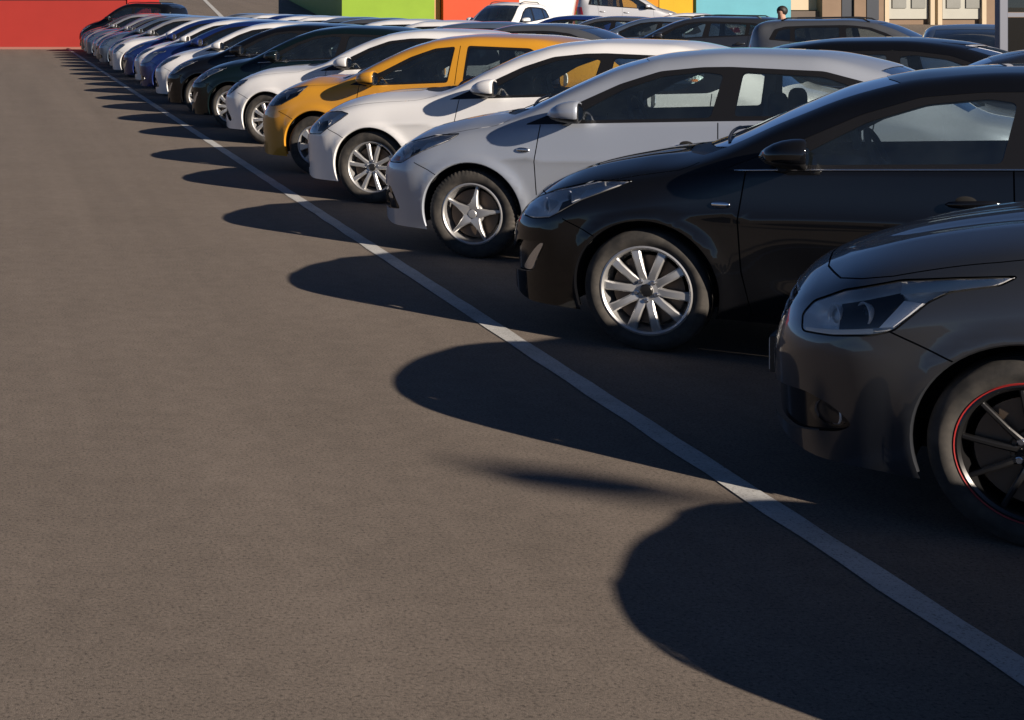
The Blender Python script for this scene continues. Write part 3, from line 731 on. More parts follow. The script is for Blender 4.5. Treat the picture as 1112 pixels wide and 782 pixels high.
PAINTED = set()          # meshes whose slot takes the colour of the car
DETAIL = {'seat', 'rear_bench', 'headrest', 'steering_wheel', 'dashboard', 'wiper', 'wheel_nut', 'hub_cap', 'foot', 'rear_window_trim'}
def make_car(kind, colour, winter=False):
    p = kind_params(kind); sh = Shape(p); hw = p['hw']; cx = p['wb'] / 2
    root = empty('car'); regs = []
    S = lambda n, q: regs.append((n, 'side', q)); T = lambda n, q: regs.append((n, 'xv', q))
    arch = lambda hx: [(hx + p['Ra'] * math.cos(a), p['hz'] + p['Ra'] * math.sin(a)) for a in [2 * math.pi * k / 56 for k in range(56)]]
    S('hole', arch(0)); S('hole', arch(p['wb']))
    S('gap', strip(p['seam'], .006)); T('gap', strip(p['hoodgap'], .0065))
    for q in p['glass']: S('glass', rounded(q))
    for q in p['rglass']: S('rglass', rounded(q))
    for q in p['quarter']: S('quarter', rounded(q, .02))
    hq = rounded(p['hl'], .015); S('gap', strip(hq + hq[:1], .007))
    for n, q in p['hlx']: S('headlight_' + n, q)
    S('headlight', rounded(p['hl'], .015))
    S('foglight', rounded(p['foglight'], .03)); S('fog', rounded(p['fog'], .03))
    S('trim', rounded(p['dlo'], .03))
    if 'dlo2' in p: S('trim', rounded(p['dlo2'], .03))
    for q in p['gaps']: S('gap', strip(q))
    T('grille', sh.front([(a, b) for a, b in dens(p['grille'], .05)])); T('grille', sh.front([(a, b) for a, b in dens(p['lower'], .05)]))
    S('bumper', p['bumper'])
    S('door', p['door']); S('rdoor', p['rdoor'])
    T('windshield', p['wind']); T('cowl', p['cowlp']); T('rear_window', p['rwind'])
    hg = p['hoodgap']; T('hood', hg + [(p['cowl'] - .05, .76), (p['cowl'] - .12, .86), (p['cowl'] - .2, 1.03)])
    zt0 = sh.p['xt']
    tl = [(zt0 - .40, .80), (zt0 - .40, .95), (zt0 - .10, .97), (zt0 - .05, .78)] if p['tall'] == 1 else [(zt0 - .30, .95), (zt0 - .25, 1.25), (zt0 - .08, 1.25), (zt0 - .04, .95)]
    S('tail_light', tl)
    co, nn, R = shell(sh, regs)
    X = lambda me: None
    def put(name, key, mt, parent=root, mirror=0, off=0.0, label=None):
        if key not in R: return None
        me = region_mesh(name, co, nn, R[key], mirror, off)
        for v in me.vertices: v.co.x -= cx
        me.materials.append(P[colour] if mt == 'paint' else M[mt])
        o = link(name, me, parent)
        if mt == 'paint': PAINTED.add(me.name)
        return o
    # body with the arch lips
    body = put('body', 'body', 'paint', mirror=2)
    for hx in (0, p['wb']):
        for sg in (-1, 1):
            bm = bmesh.new(); prev = None
            aa = [rad(-35) + rad(250) * k / 48 for k in range(49)]
            xa = np.array([hx + p['Ra'] * math.cos(a) for a in aa]); za = np.array([p['hz'] + p['Ra'] * math.sin(a) for a in aa])
            ya = sh.yz(xa, sh.V(xa, za))[0]; zlow = sh.zb(xa)
            for k, a in enumerate(aa):
                x, z, y = xa[k], za[k], ya[k]
                if z < zlow[k] - .005: prev = None; continue
                row = []
                for dy, dr in ((0.0, 0.0), (.006, -.006), (.018, -.008), (.05, 0.0)):
                    r = p['Ra'] + dr
                    row.append(bm.verts.new((hx + r * math.cos(a) - cx, sg * (y - dy), p['hz'] + r * math.sin(a))))
                if prev:
                    for i in range(3):
                        q = (prev[i], row[i], row[i + 1], prev[i + 1]); bm.faces.new(q if sg < 0 else q[::-1])
                prev = row
            o = obj('arch_lip', bm, P[colour], root, True); PAINTED.add(o.data.name)
    # wheel wells, floor and an unseen light blocker under the bonnet
    bm = bmesh.new()
    for hx in (0, p['wb']):
        for sg in (-1, 1):
            ring0, ring1 = [], []
            for k in range(33):
                a = rad(-14) + rad(208) * k / 32
                xx, zz = hx - cx + (p['Ra'] + .004) * math.cos(a), p['hz'] + (p['Ra'] + .004) * math.sin(a)
                ring0.append(bm.verts.new((xx, sg * (hw - .075), zz))); ring1.append(bm.verts.new((xx, sg * .42, zz)))
            for k in range(32): bm.faces.new((ring0[k], ring0[k + 1], ring1[k + 1], ring1[k]))
            bm.faces.new(ring1)
    bx(bm, p['xn'] + .18 - cx, p['xt'] - .15 - cx, -.42, .42, .19, .30)
    bx(bm, p['xn'] + .30 - cx, p['cowl'] + .10 - cx, -.50, .50, .305, .70)  # hidden box added to stop light leaking through hood and nose
    bx(bm, p['Ra'] + .01 - cx, p['wb'] - p['Ra'] - .01 - cx, -hw + .09, hw - .09, .205, .31)
    obj('underbody_light_block', bm, M['well'], root)
    put('panel_gap', 'gap', 'gap', mirror=2, off=.007)
    put('hood', 'hood', 'paint', mirror=2)
    put('front_bumper', 'bumper', 'paint', mirror=2)
    put('windshield', 'windshield', 'glass', mirror=2, off=.003)
    put('rear_window', 'rear_window', 'privacy', mirror=2, off=.003)
    put('cowl_panel', 'cowl', 'black', mirror=2, off=.006)
    g = put('grille', 'grille', 'gloss_black', mirror=2, off=.022)
    # grille bars and chrome rim
    if g:
        bm = bmesh.new()
        z0 = min(q[1] for q in p['grille']); z1 = max(q[1] for q in p['grille'])
        for i in range(4):
            z = z0 + (z1 - z0) * (i + .5) / 4; hwid = max(q[0] for q in p['grille']) * .9
            ys_ = [-hwid + 2 * hwid * k / 12 for k in range(13)]
            pts = [(fx - cx + .006, y, z) for y, (fx, fv) in zip(ys_, sh.front([(max(abs(y), .03), z) for y in ys_]))]
            tube(bm, pts, .006, 6)
        obj('grille_bar', bm, M['satin'], g, True)
    for mir in (0, 1):
        sg = -1 if mir == 0 else 1
        d = put('door', 'door', 'paint', mirror=mir); put('window', 'glass', 'glass', d, mir, .004)
        d2 = put('door', 'rdoor', 'paint', mirror=mir); put('window', 'rglass', 'privacy' if kind in 'DFW' else 'glass', d2, mir, .004)
        if p['quarter']: put('quarter_window', 'quarter', 'privacy', root, mir, .004)
        put('window_frame', 'trim', p['dlomat'], root, mir, .002)
        # headlight: clear lens, recessed housing, lamps
        keys = [k for k in R if k.startswith('headlight')]
        R['_hl'] = np.concatenate([R[k] for k in keys])
        L = put('headlight', '_hl', 'lens', root, mir, -.001)
        hs = put('lamp_housing', '_hl', 'hl_house', L, mir, 0)
        tri = R['_hl']; ids = np.unique(tri)
        ed = np.sort(np.concatenate([tri[:, [0, 1]], tri[:, [1, 2]], tri[:, [2, 0]]]), 1)
        ue, cnt = np.unique(ed, axis=0, return_counts=True); bids = np.unique(ue[cnt == 1]); bc = co[bids]
        dist = np.sqrt(((co[ids][:, None] - bc[None]) ** 2).sum(2)).min(1)
        dep = np.minimum(dist * 1.6, .05) + .002
        cc = co[ids] - nn[ids] * dep[:, None]; cc[:, 0] -= cx
        if mir: cc[:, 1] *= -1
        hs.data.vertices.foreach_set('co', cc.ravel()); hs.data.update()
        hs.data.normals_split_custom_set_from_vertices([(0, 0, 0)] * len(hs.data.vertices))
        for k in keys:
            if k == 'headlight': continue
            put({'chrome': 'lamp_reflector', 'amber': 'indicator', 'drl': 'light_strip', 'dark': 'lamp_bezel', 'blue': 'lamp_facet'}[k[10:]], k,
                {'chrome': 'drl' if kind == 'E' else 'reflector', 'amber': 'amber', 'drl': 'drl', 'dark': 'hl_dark', 'blue': 'reflector'}[k[10:]], L, mir, .032 if k[10:] == 'dark' else .0032)  # on E the white upper strip paints in reflected sky
        for (x, z, r) in p['bulbs'] + ([(-.625, .335, .036)] if kind == 'E' else []):
            v = sh.V(np.array([x]), np.array([z])); y = float(sh.yz(np.array([x]), v)[0][0])
            b = obj('lamp_projector', lamp_bulb(r), M['reflector'], L, True, (x + .035 - cx, sg * (y - .045), z)); b.rotation_euler = (0, 0, -sg * rad(35))
            b = obj('lamp_bulb', lamp_eye(r), M['lens'], L, True, (x + .035 - cx, sg * (y - .045), z)); b.rotation_euler = (0, 0, -sg * rad(35))
        fg = put('fog_lamp_bezel', 'fog', 'gloss_black', root, mir, .022)
        put('fog_lamp', 'foglight', 'satin' if kind in 'ABC' else 'lens', fg, mir, .003)
        if kind not in 'ABC': put('fog_reflector', 'foglight', 'hl_dark', fg, mir, .03)
        put('tail_light', 'tail_light', 'tail', root, mir, -.001)
        # mirror
        mx, mz, mo = p['mirror']
        v = sh.V(np.array([mx - .06]), np.array([.97 * p['tall']])); y = float(sh.yz(np.array([mx - .06]), v)[0][0])
        m = link('side_mirror', shared(('side_mirror', colour), make_mirror, P[colour], sharp=50), root); PAINTED.add(m.data.name)
        if len(m.data.materials) == 1: m.data.materials.append(M['black'])
        m.location = (mx - cx, sg * (y + mo), mz); m.scale = (1, -sg, 1)
        link('mirror_glass', shared(('mirror_glass',), make_mirror_glass, M['mirror']), m)
        link('mirror_foot', shared(('mirror_foot',), make_mirror_arm, M['black'], sharp=60), m)
        # handles
        for dd, hk in ((d, 'handle'), (d2, 'rhandle')):
            hx, hz_ = p[hk]; v = sh.V(np.array([hx]), np.array([hz_])); y = float(sh.yz(np.array([hx]), v)[0][0])
            h = link('door_handle', shared(('door_handle', p['handlemat'] if p['handlemat'] != 'paint' else colour), make_handle, P[colour] if p['handlemat'] == 'paint' else M[p['handlemat']]), dd)
            if p['handlemat'] == 'paint': PAINTED.add(h.data.name)
            h.location = (hx - cx, sg * y, hz_); h.scale = (1, -sg, 1); h.rotation_euler = (0, -rad(2.5), 0)
            c = link('handle_recess', shared(('handle_recess',), make_handle_cup, M['gap']), dd); c.location = (hx - cx, sg * (y - .008), hz_)
        if p['repeat']:
            rx, rz = p['repeat']; v = sh.V(np.array([rx]), np.array([rz])); y = float(sh.yz(np.array([rx]), v)[0][0])
            bm = bmesh.new(); ball(bm, (0, 0, 0), (.046, .012, .018), 18, .9)
            for vv in bm.verts: vv.co.z += -.1 * abs(vv.co.x + .043) * 0
            obj('side_repeater', bm, M['chrome'] if kind == 'A' else M['satin'], root, True, (rx - cx, sg * (y + .004), rz))
        for k, (wx, far_) in enumerate(((0, mir), (p['wb'], mir))):
            add_wheel(root, wx - cx, sg * (hw - p['tw'] / 2 - .012), p['Rt'] - .003, p['rim'], p['Rt'], p['rr'], p['tw'], bool(mir), winter)
        if kind == 'A':
            # bright strip along the foot of the side glass
            pts = []
            for k in range(25):
                x = .42 + (2.45 - .42) * k / 24; z = float(np.interp(x, [.36, .62, 1.57, 2.48], [.942, .960, 1.014, 1.062]))
                v = sh.V(np.array([x]), np.array([z])); y = float(sh.yz(np.array([x]), v)[0][0]); pts.append((x - cx, sg * (y + .001), z))
            bm = bmesh.new(); tube(bm, pts, .006, 6); obj('window_strip', bm, M['satin'], root, True)
        # roof rail
        if p.get('rails'):
            pts = []
            for k in range(15):
                x = 1.25 + 1.45 * k / 14; yy, zz = sh.yz(np.array([x]), np.array([.80])); pts.append((x - cx, sg * float(yy[0]), float(zz[0]) + (.045 if 0 < k < 14 else 0)))
            bm = bmesh.new(); tube(bm, pts, .014, 8); obj('roof_rail', bm, M['black'], root, True)
    # cabin lining: inner skin of roof, pillars and doors
    keys = [k for k in ('body', 'trim', 'door', 'rdoor') if k in R]
    allt = np.concatenate([R[k] for k in keys]); c = co[allt].mean(1)
    sel = (c[:, 0] > p['cowl'] + .05) & (c[:, 0] < p['xt'] - .35) & (c[:, 2] > .5)
    if kind in 'BCK': sel &= (c[:, 0] < 3.0 + (0 if kind == 'B' else .34))
    me = region_mesh('cabin_lining', co, nn, allt[sel][:, ::-1], 2, .022)
    for v in me.vertices: v.co.x -= cx
    me.materials.append(M['lining']); link('cabin_lining', me, root)
    cs = p['cowl'] - .25
    # pillar trim; the pale far posts carry sunlight in their colour
    for sg in (-1, 1):
        pts = []
        for k in range(9):
            x = p['cowl'] + .30 + .62 * k / 8; yy, zz = sh.yz(np.array([x]), np.array([.735])); pts.append((x - cx + .03, sg * (float(yy[0]) - .05), float(zz[0]) - .045))
        bm = bmesh.new(); tube(bm, pts, .028, 8); obj('pillar_trim', bm, M['lining'], root, True)
        if sg > 0:
            xq = .74 + cs - cx; bm = bmesh.new(); tube(bm, [(xq + .02, hw - .13, .96 * p['tall']), (xq, hw - .15, 1.07 * p['tall']), (xq + .03, hw - .18, 1.17 * p['tall'])], [.024, .022, .012], 8); obj('pillar_trim', bm, M['pillar'], root, True)
        yy, zz = sh.yz(np.array([1.62 + p['cowl'] - .25]), np.array([.72]))
        bm = bmesh.new(); xb = (1.62 if kind != 'D' else 1.46) + p['cowl'] - .25 - cx
        tube(bm, [(xb + .05, sg * (float(yy[0]) - .035), float(zz[0]) - .02), (xb, sg * (hw - .12), 1.0 * p['tall']), (xb - .02, sg * (hw - .13), .6)], .035, 8); obj('pillar_trim', bm, M['pillar'] if sg > 0 else M['lining'], root, True)  # lit tone painted on the far side, shaded tone on the near
    dz = .03 * (p['tall'] - 1) * 5
    for sg in (-1, 1):
        s = link('seat', shared(('seat',), make_seat, M['seat']), root); s.location = (1.38 + cs - cx, sg * .36, dz)
        h = link('headrest', shared(('headrest',), make_headrest, M['seat']), s); h.location = (.50, 0, 1.10)
        bm = bmesh.new(); tube(bm, [(0, 0, 0), (.012, .30, .035), (.02, .58, .03)], .007, 6)
        wv = [(.36 + cs, .80), (.20 + cs, .92)]
    s = link('rear_bench', shared(('rear_bench',), make_bench, M['seat']), root); s.location = (2.12 + cs - cx, 0, dz)
    st = link('steering_wheel', shared(('steering_wheel',), make_steering, M['dash']), root); st.location = (1.02 + cs - cx, -.36, .965 + dz * 1.6)
    bm = bmesh.new(); bx(bm, p['cowl'] + .12 - cx, .82 + cs - cx, -hw + .14, hw - .14, .62, .925 * (1 if p['tall'] == 1 else 1.18), .05)
    obj('dashboard', bm, M['dash'], root, True)
    for y0, L_ in ((-.55, .55), (.05, .5)):
        pts = []
        for k in range(7):
            yv = y0 + L_ * k / 6
            vv = 1 - .25 * min(1, abs(yv) / .62); x = p['cowl'] + .02 + .12 * (abs(yv) / .7) ** 2 + .02 * k / 6
            yy, zz = sh.yz(np.array([x]), np.array([vv])); pts.append((x - cx, yv, float(zz[0]) + .018))
        bm = bmesh.new(); tube(bm, pts, .009, 6); obj('wiper', bm, M['black'], root, True)
    if kind == 'E':
        bm = bmesh.new(); bx(bm, p['xn'] - .0185 - cx, p['xn'] - .0155 - cx, -.26, .26, .37, .49); o = obj('number_plate', bm, M['plate'], root)
        bm = bmesh.new(); bx(bm, p['xn'] - .015 - cx, p['xn'] + .03 - cx, -.27, .27, .36, .50, .004); obj('plate_holder', bm, M['black'], root)
    return root, p

def kids(o):
    return KID.get(o, [])
KID = {}
def index_kids(root):
    ch = {}
    for c in bpy.data.objects:
        if c.parent is not None: ch.setdefault(c.parent.name, []).append(c)
    stack = [root]
    while stack:
        a = stack.pop(); KID[a] = ch.get(a.name, []); stack += KID[a]
def recolour(o, m):
    if o.type == 'MESH' and o.data.name in PAINTED:
        o.material_slots[0].link = 'OBJECT'; o.material_slots[0].material = m
def copy_tree(o, parent, m, lite):
    c = o.copy(); COL.objects.link(c); c.parent = parent
    if parent is not None: recolour(c, m)
    for ch in kids(o):
        nm = ch.name.split('.')[0]
        if lite >= 1 and nm in DETAIL: continue
        if lite >= 2 and nm in ('mirror_glass', 'handle_recess', 'lamp_bulb', 'lamp_projector', 'grille_bar', 'lamp_reflector', 'lamp_bezel', 'lamp_facet', 'fog_reflector', 'indicator', 'light_strip', 'wheel_nut'): continue
        copy_tree(ch, c, m, lite)
    return c
PSI = rad(35); DX, DY = math.cos(PSI), -math.sin(PSI)
PROTO = {}
def place_car(kind, colour, hx, hy, label, group, psi=PSI, flip=False, lite=0, z=0.0, tilt=0.0, name='parked_car'):
    """hx, hy: where the hub line of the front axle meets the near side (or the rear axle when the car is flipped)."""
    if kind not in PROTO:
        root, p = make_car(kind, colour, winter=(kind == 'B')); index_kids(root); PROTO[kind] = (root, p); o = root; fresh = True
    else:
        root, p = PROTO[kind]; o = copy_tree(root, None, P[colour], lite)
    dx, dy = math.cos(psi), -math.sin(psi); nx, ny = math.sin(psi), math.cos(psi)
    o.location = (hx + dx * p['wb'] / 2 + nx * p['hw'], hy + dy * p['wb'] / 2 + ny * p['hw'], z)
    o.rotation_euler = (0, tilt, -psi + (math.pi if flip else 0))
    o.name = name
    tag(o, label, 'car', group)
    return o

# ------------------------------------------------------------------ ground
def asphalt():
    m, t, b = mat('asphalt')
    tc = N(t, 'ShaderNodeTexCoord'); o = tc.outputs['Object']
    mp = N(t, 'ShaderNodeMapping'); mp.inputs['Scale'].default_value = (1.0, 0.03, 1); t.links.new(o, mp.inputs[0])
    streak = noise(t, mp.outputs[0], 1.7, 5, 0.6)
    blot = noise(t, o, 0.9, 5, 0.6); mid = noise(t, o, 9, 4, 0.6); fine = noise(t, o, 80, 4, 0.72); grit = noise(t, o, 300, 2, 0.6)
    c = ramp(t, blot, [(0.3, (0.148, 0.123, 0.102)), (0.7, (0.168, 0.140, 0.117))])
    c = mixc(t, 1.0, c, ramp(t, streak, [(0.35, (0.91, 0.91, 0.91)), (0.65, (1.07, 1.07, 1.07))]), 'MULTIPLY')
    c = mixc(t, 1.0, c, ramp(t, mid, [(0.3, (0.90, 0.90, 0.90)), (0.7, (1.08, 1.08, 1.08))]), 'MULTIPLY')
    c = mixc(t, 1.0, c, ramp(t, fine, [(0.33, (0.42, 0.42, 0.42)), (0.45, (0.98, 0.98, 0.98)), (0.68, (1.36, 1.35, 1.33))]), 'MULTIPLY')
    c = mixc(t, 1.0, c, ramp(t, grit, [(0.3, (0.66, 0.66, 0.66)), (0.7, (1.26, 1.26, 1.26))]), 'MULTIPLY')
    t.links.new(c, b.inputs['Base Color']); b.inputs['Roughness'].default_value = 0.9; b.inputs['Specular IOR Level'].default_value = 0.25
    bp = N(t, 'ShaderNodeBump'); bp.inputs['Strength'].default_value = 0.4; bp.inputs['Distance'].default_value = 0.003
    ad = N(t, 'ShaderNodeMath', operation='ADD'); t.links.new(fine, ad.inputs[0]); t.links.new(grit, ad.inputs[1])
    t.links.new(ad.outputs[0], bp.inputs['Height']); t.links.new(bp.outputs[0], b.inputs['Normal'])
    return m
M['asphalt'] = asphalt()
RY, RS = 68.0, 0.0433
def ground_z(y): return 0 if y < RY else min(y, 170) * RS - RY * RS
bm = bmesh.new()
rows = []
for y in (-900, -60, 0, 30, 60, RY - .5, RY + .5, 90, 120, 169.5, 171, 900):
    rows.append([bm.verts.new((x, y, ground_z(y))) for x in (-900, -100, -20, 0, 20, 60, 120, 900)])
for A, B in zip(rows, rows[1:]):
    for i in range(len(A) - 1): bm.faces.new((A[i], A[i + 1], B[i + 1], B[i]))
tag(obj('ground', bm, M['asphalt']), 'worn grey brown asphalt of the car park rising at the far end', kind='structure')

def road_paint():
    m, t, b = mat('road_paint')
    tc = N(t, 'ShaderNodeTexCoord'); o = tc.outputs['Object']
    n1 = noise(t, o, 3.0, 6, 0.7); n2 = noise(t, o, 120, 3, 0.7)
    c = ramp(t, n1, [(0.3, (0.36, 0.36, 0.35)), (0.6, (0.50, 0.50, 0.49)), (0.72, (0.41, 0.405, 0.39))])
    c = mixc(t, 1.0, c, ramp(t, n2, [(0.34, (0.45, 0.44, 0.42)), (0.46, (1.0, 1.0, 1.0))]), 'MULTIPLY')
    n3 = noise(t, o, 26, 5, 0.75)
    c = mixc(t, ramp(t, n3, [(0.31, (1, 1, 1)), (0.37, (0, 0, 0))]), c, (0.12, 0.10, 0.085))
    t.links.new(c, b.inputs['Base Color']); b.inputs['Roughness'].default_value = 0.85
    return m
M['road_paint'] = road_paint()
bm = bmesh.new(); prev = None
for k in range(271):
    y = -2 + 67.5 * k / 270; j = 0.003 * math.sin(y * 7.3) + 0.0025 * math.sin(y * 17.1 + 1)
    row = [bm.verts.new((2.655 + j, y, .004)), bm.verts.new((2.765 + .003 * math.sin(y * 9.7 + 2), y, .004))]
    if prev: bm.faces.new((prev[0], prev[1], row[1], row[0]))
    prev = row
tag(obj('lane_marking', bm, M['road_paint']), 'white painted line along the noses of the parked cars', kind='structure')
bm = bmesh.new()
for k in range(2):
    a = [(12.2, 91.2), (14.3, 116)]
q = [bm.verts.new((x, y, ground_z(y) + .012)) for x, y in ((11.4, 82), (11.65, 82), (15.62, 130), (15.35, 130))]
bm.faces.new(q)
tag(obj('lane_marking', bm, M['road_paint']), 'white painted line running up the far slope', kind='structure')

# ------------------------------------------------------------------ coloured sheds and the building behind
def panel_paint(name, col, rough=0.55, var=0.06):
    m, t, b = mat(name)
    tc = N(t, 'ShaderNodeTexCoord'); n1 = noise(t, tc.outputs['Object'], 0.8, 5, 0.6)
    lo = tuple(c * (1 - var) for c in col); hi = tuple(min(1, c * (1 + var)) for c in col)
    t.links.new(ramp(t, n1, [(0.3, lo), (0.7, hi)]), b.inputs['Base Color']); b.inputs['Roughness'].default_value = rough; b.inputs['Specular IOR Level'].default_value = 0.15
    return m
def shed(name, label, cat, x0, x1, y0, y1, h, col, skew=0.0, seam=1.2, split=None, group=None, top=None):
    z0 = min(ground_z(y0), ground_z(y1)) - .3; zt = max(ground_z(y0), ground_z(y1)) + h
    if top: zt = top
    r = empty(name, (x0, y0, ground_z(y0)))
    tag(r, label, cat, group)
    def q(bm, xa, xb, ya, yb, za, zb, bev=0.0):
        vs = bx(bm, xa - x0, xb - x0, ya - y0, yb - y0, za - ground_z(y0), zb - ground_z(y0), bev)
    m = panel_paint(name + '_paint', col)
    bm = bmesh.new(); q(bm, x0, x1, y0, y1, z0, zt)
    for v in bm.verts: v.co.x += skew * (v.co.y) / (y1 - y0)
    obj('wall', bm, m, r)
    if split:
        bm = bmesh.new(); q(bm, x0 + (x1 - x0) * split[0], x1 - .04, y0 - .03, y0 - .002, z0, zt - .1); obj('wall_panel', bm, panel_paint(name + '_second', split[1]), r)
    bm = bmesh.new(); n = max(1, int((x1 - x0) / seam))
    for k in range(1, n):
        x = x0 + (x1 - x0) * k / n; q(bm, x - .008, x + .008, y0 - .045, y0 - .031, z0, zt)
    if n > 1: obj('panel_seam', bm, m, r)
    else: bm.free()
    bm = bmesh.new(); q(bm, x0 - .05, x1 + .05, y0 - .06, y0 + .25, zt, zt + .12); obj('roof_edge', bm, m, r)
    return r
# red steel gate wall at the head of the lane
r = empty('red_steel_wall', (0, 65.7, 0)); tag(r, 'wide red steel wall closing the lane beyond the last car', 'wall')
mr = panel_paint('red_steel', (0.235, 0.020, 0.016), 0.7, 0.04)
mr2 = panel_paint('red_steel_bright', (0.34, 0.022, 0.019), 0.7, 0.03)
bm = bmesh.new(); bx(bm, -3, 5.0, 0, .35, -.1, 1.93); obj('wall_panel', bm, mr, r)
bm = bmesh.new(); bx(bm, -3, 5.0, 0.0, .35, 1.97, 3.4); obj('wall_panel', bm, mr, r)
bm = bmesh.new(); bx(bm, 5.04, 6.3, -.06, .5, -.1, 3.4); obj('gate_post', bm, mr2, r)
bm = bmesh.new(); bx(bm, -3, 5.04, .05, .33, 1.93, 1.97); bx(bm, 5.0, 5.04, .05, .33, -.1, 1.93); obj('panel_seam', bm, M['gap'], r)
bm = bmesh.new(); bx(bm, -3, 5.03, -.08, -.002, 0, .09); obj('wall_foot', bm, simple('pink_foot', (0.22, 0.09, 0.07), .8), r)

shed('green_shed', 'bright green shed whose left side lies in shade', 'shed', 17.0, 21.6, 82.4, 116, 3.2, (0.19, 0.31, 0.03), skew=3.2, seam=9, top=2.5)
shed('peach_panel', 'narrow peach coloured panel between green and orange sheds', 'panel', 21.75, 22.15, 83.4, 84, 3.2, (0.45, 0.24, 0.13), seam=9)
shed('orange_shed', 'orange red shed beside the green one', 'shed', 22.2, 26.0, 83, 92, 3.2, (0.47, 0.066, 0.026), seam=9)
shed('white_shed', 'white shed wall between the orange red and yellow sheds', 'shed', 26.05, 30.4, 83.3, 92, 3.2, (0.62, 0.62, 0.60), seam=9)
shed('yellow_shed', 'orange and yellow shed with two colours side by side', 'shed', 30.45, 34.7, 83, 92, 3.2, (0.46, 0.19, 0.010), seam=9, split=(.60, (0.46, 0.29, 0.012)))
shed('blue_shed', 'light blue shed beside the beige building', 'shed', 34.95, 39.7, 83.2, 92, 3.2, (0.10, 0.31, 0.38), seam=3.4)
# beige market building with shuttered windows and pale piers
Y0 = 85.0; gz = ground_z(Y0)
b = empty('market_building', (41, Y0, gz)); tag(b, 'beige market building with dark doors and grey shuttered windows between pale piers', 'building')
def pc(name, px0, px1, y0, y1, z0, z1, m, parent=b, bev=0):
    bm = bmesh.new(); s = Y0 / 1800
    bx(bm, px0 * s - 41, px1 * s - 41, y0, y1, z0, z1, bev); return obj(name, bm, m, parent)
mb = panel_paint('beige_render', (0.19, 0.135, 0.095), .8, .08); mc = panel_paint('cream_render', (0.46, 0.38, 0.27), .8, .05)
mg = panel_paint('grey_shutter', (0.20, 0.205, 0.19), .6, .1); mw = panel_paint('pale_frame', (0.36, 0.36, 0.32), .7, .05); md = simple('dark_doorway', (.02, .025, .035), .3)
pc('wall', 893, 960, 0, 8, -1, 4.2, mb); pc('wall', 960.2, 1120, .25, 8, -1, 4.2, mb)
pc('cream_panel', 865, 893, .6, 8, .75, 4.2, mc); pc('wall_base', 862, 893, .3, .59, -1, .70, panel_paint('grey_brown_base', (0.11, .09, .075), .8, .08))  # cream panel over a grey brown base
pc('doorway', 914, 928, -.04, -.003, -1, 2.2, md); pc('doorway', 941, 954, -.04, -.003, .25, 2.2, md)
pc('pier', 926, 932, -.16, -.05, -1, 2.4, mb)
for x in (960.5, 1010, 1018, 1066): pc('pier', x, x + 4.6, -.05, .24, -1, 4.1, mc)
for x in (966, 1025):
    f = pc('window', x, x + 43, .12, .245, .30, 4.0, mw)
    for k in range(2): pc('shutter', x + 4 + 21 * k, x + 19 + 21 * k, .06, .115, .85, 3.6, mg, f)

# glass kiosk with a steel post, cut by the right edge of the picture
kx, ky = 11.78, 19.5
k_ = empty('glass_kiosk', (kx, ky, 0)); tag(k_, 'dark glass kiosk with grey steel post at the right edge', 'kiosk')
mp_ = simple('grey_steel', (0.10, 0.11, 0.14), .4, .3)
bm = bmesh.new(); bx(bm, -.05, .05, -.05, .05, 0, 2.9, .008); obj('post', bm, mp_, k_)
bm = bmesh.new(); bx(bm, 1.55, 1.65, -.05, .05, 0, 2.9, .008); obj('post', bm, mp_, k_)
bm = bmesh.new(); bx(bm, .06, 1.54, -.015, .015, .1, 1.62); obj('glass_panel', bm, glassmat('kiosk_glass', (.015, .028, .028), boost=0.9), k_)
bm = bmesh.new(); bx(bm, .06, 1.54, -.015, .015, 1.68, 2.8); obj('glass_panel', bm, glassmat('kiosk_glass_top', (.12, .15, .15), boost=1.2), k_)
bm = bmesh.new(); bx(bm, .055, 1.545, -.03, .03, 1.625, 1.675); obj('rail', bm, mp_, k_)
bm = bmesh.new(); bx(bm, -.1, 1.7, -.1, .7, 2.91, 3.0); obj('roof', bm, mp_, k_)

# street lamp standing behind the camera; its head shades the lane
l_ = empty('street_lamp', (13.25, -9.1, 0), rad(-28)); tag(l_, 'tall grey street lamp whose head shades the lane', 'street lamp')
bm = bmesh.new(); tube(bm, [(0, 0, 0), (0, 0, 4), (0, 0, 7.0)], [.06, .05, .04], 12); obj('pole', bm, mp_, l_, True)
bm = bmesh.new(); tube(bm, [(0, 0, 6.95), (-.3, 0, 7.0), (-.5, 0, 7.0)], .03, 8); obj('arm', bm, mp_, l_, True)
bm = bmesh.new(); ball(bm, (-.85, 0, 7.0), (.38, .14, .06), 20, .8); obj('lamp_head', bm, mp_, l_, True)

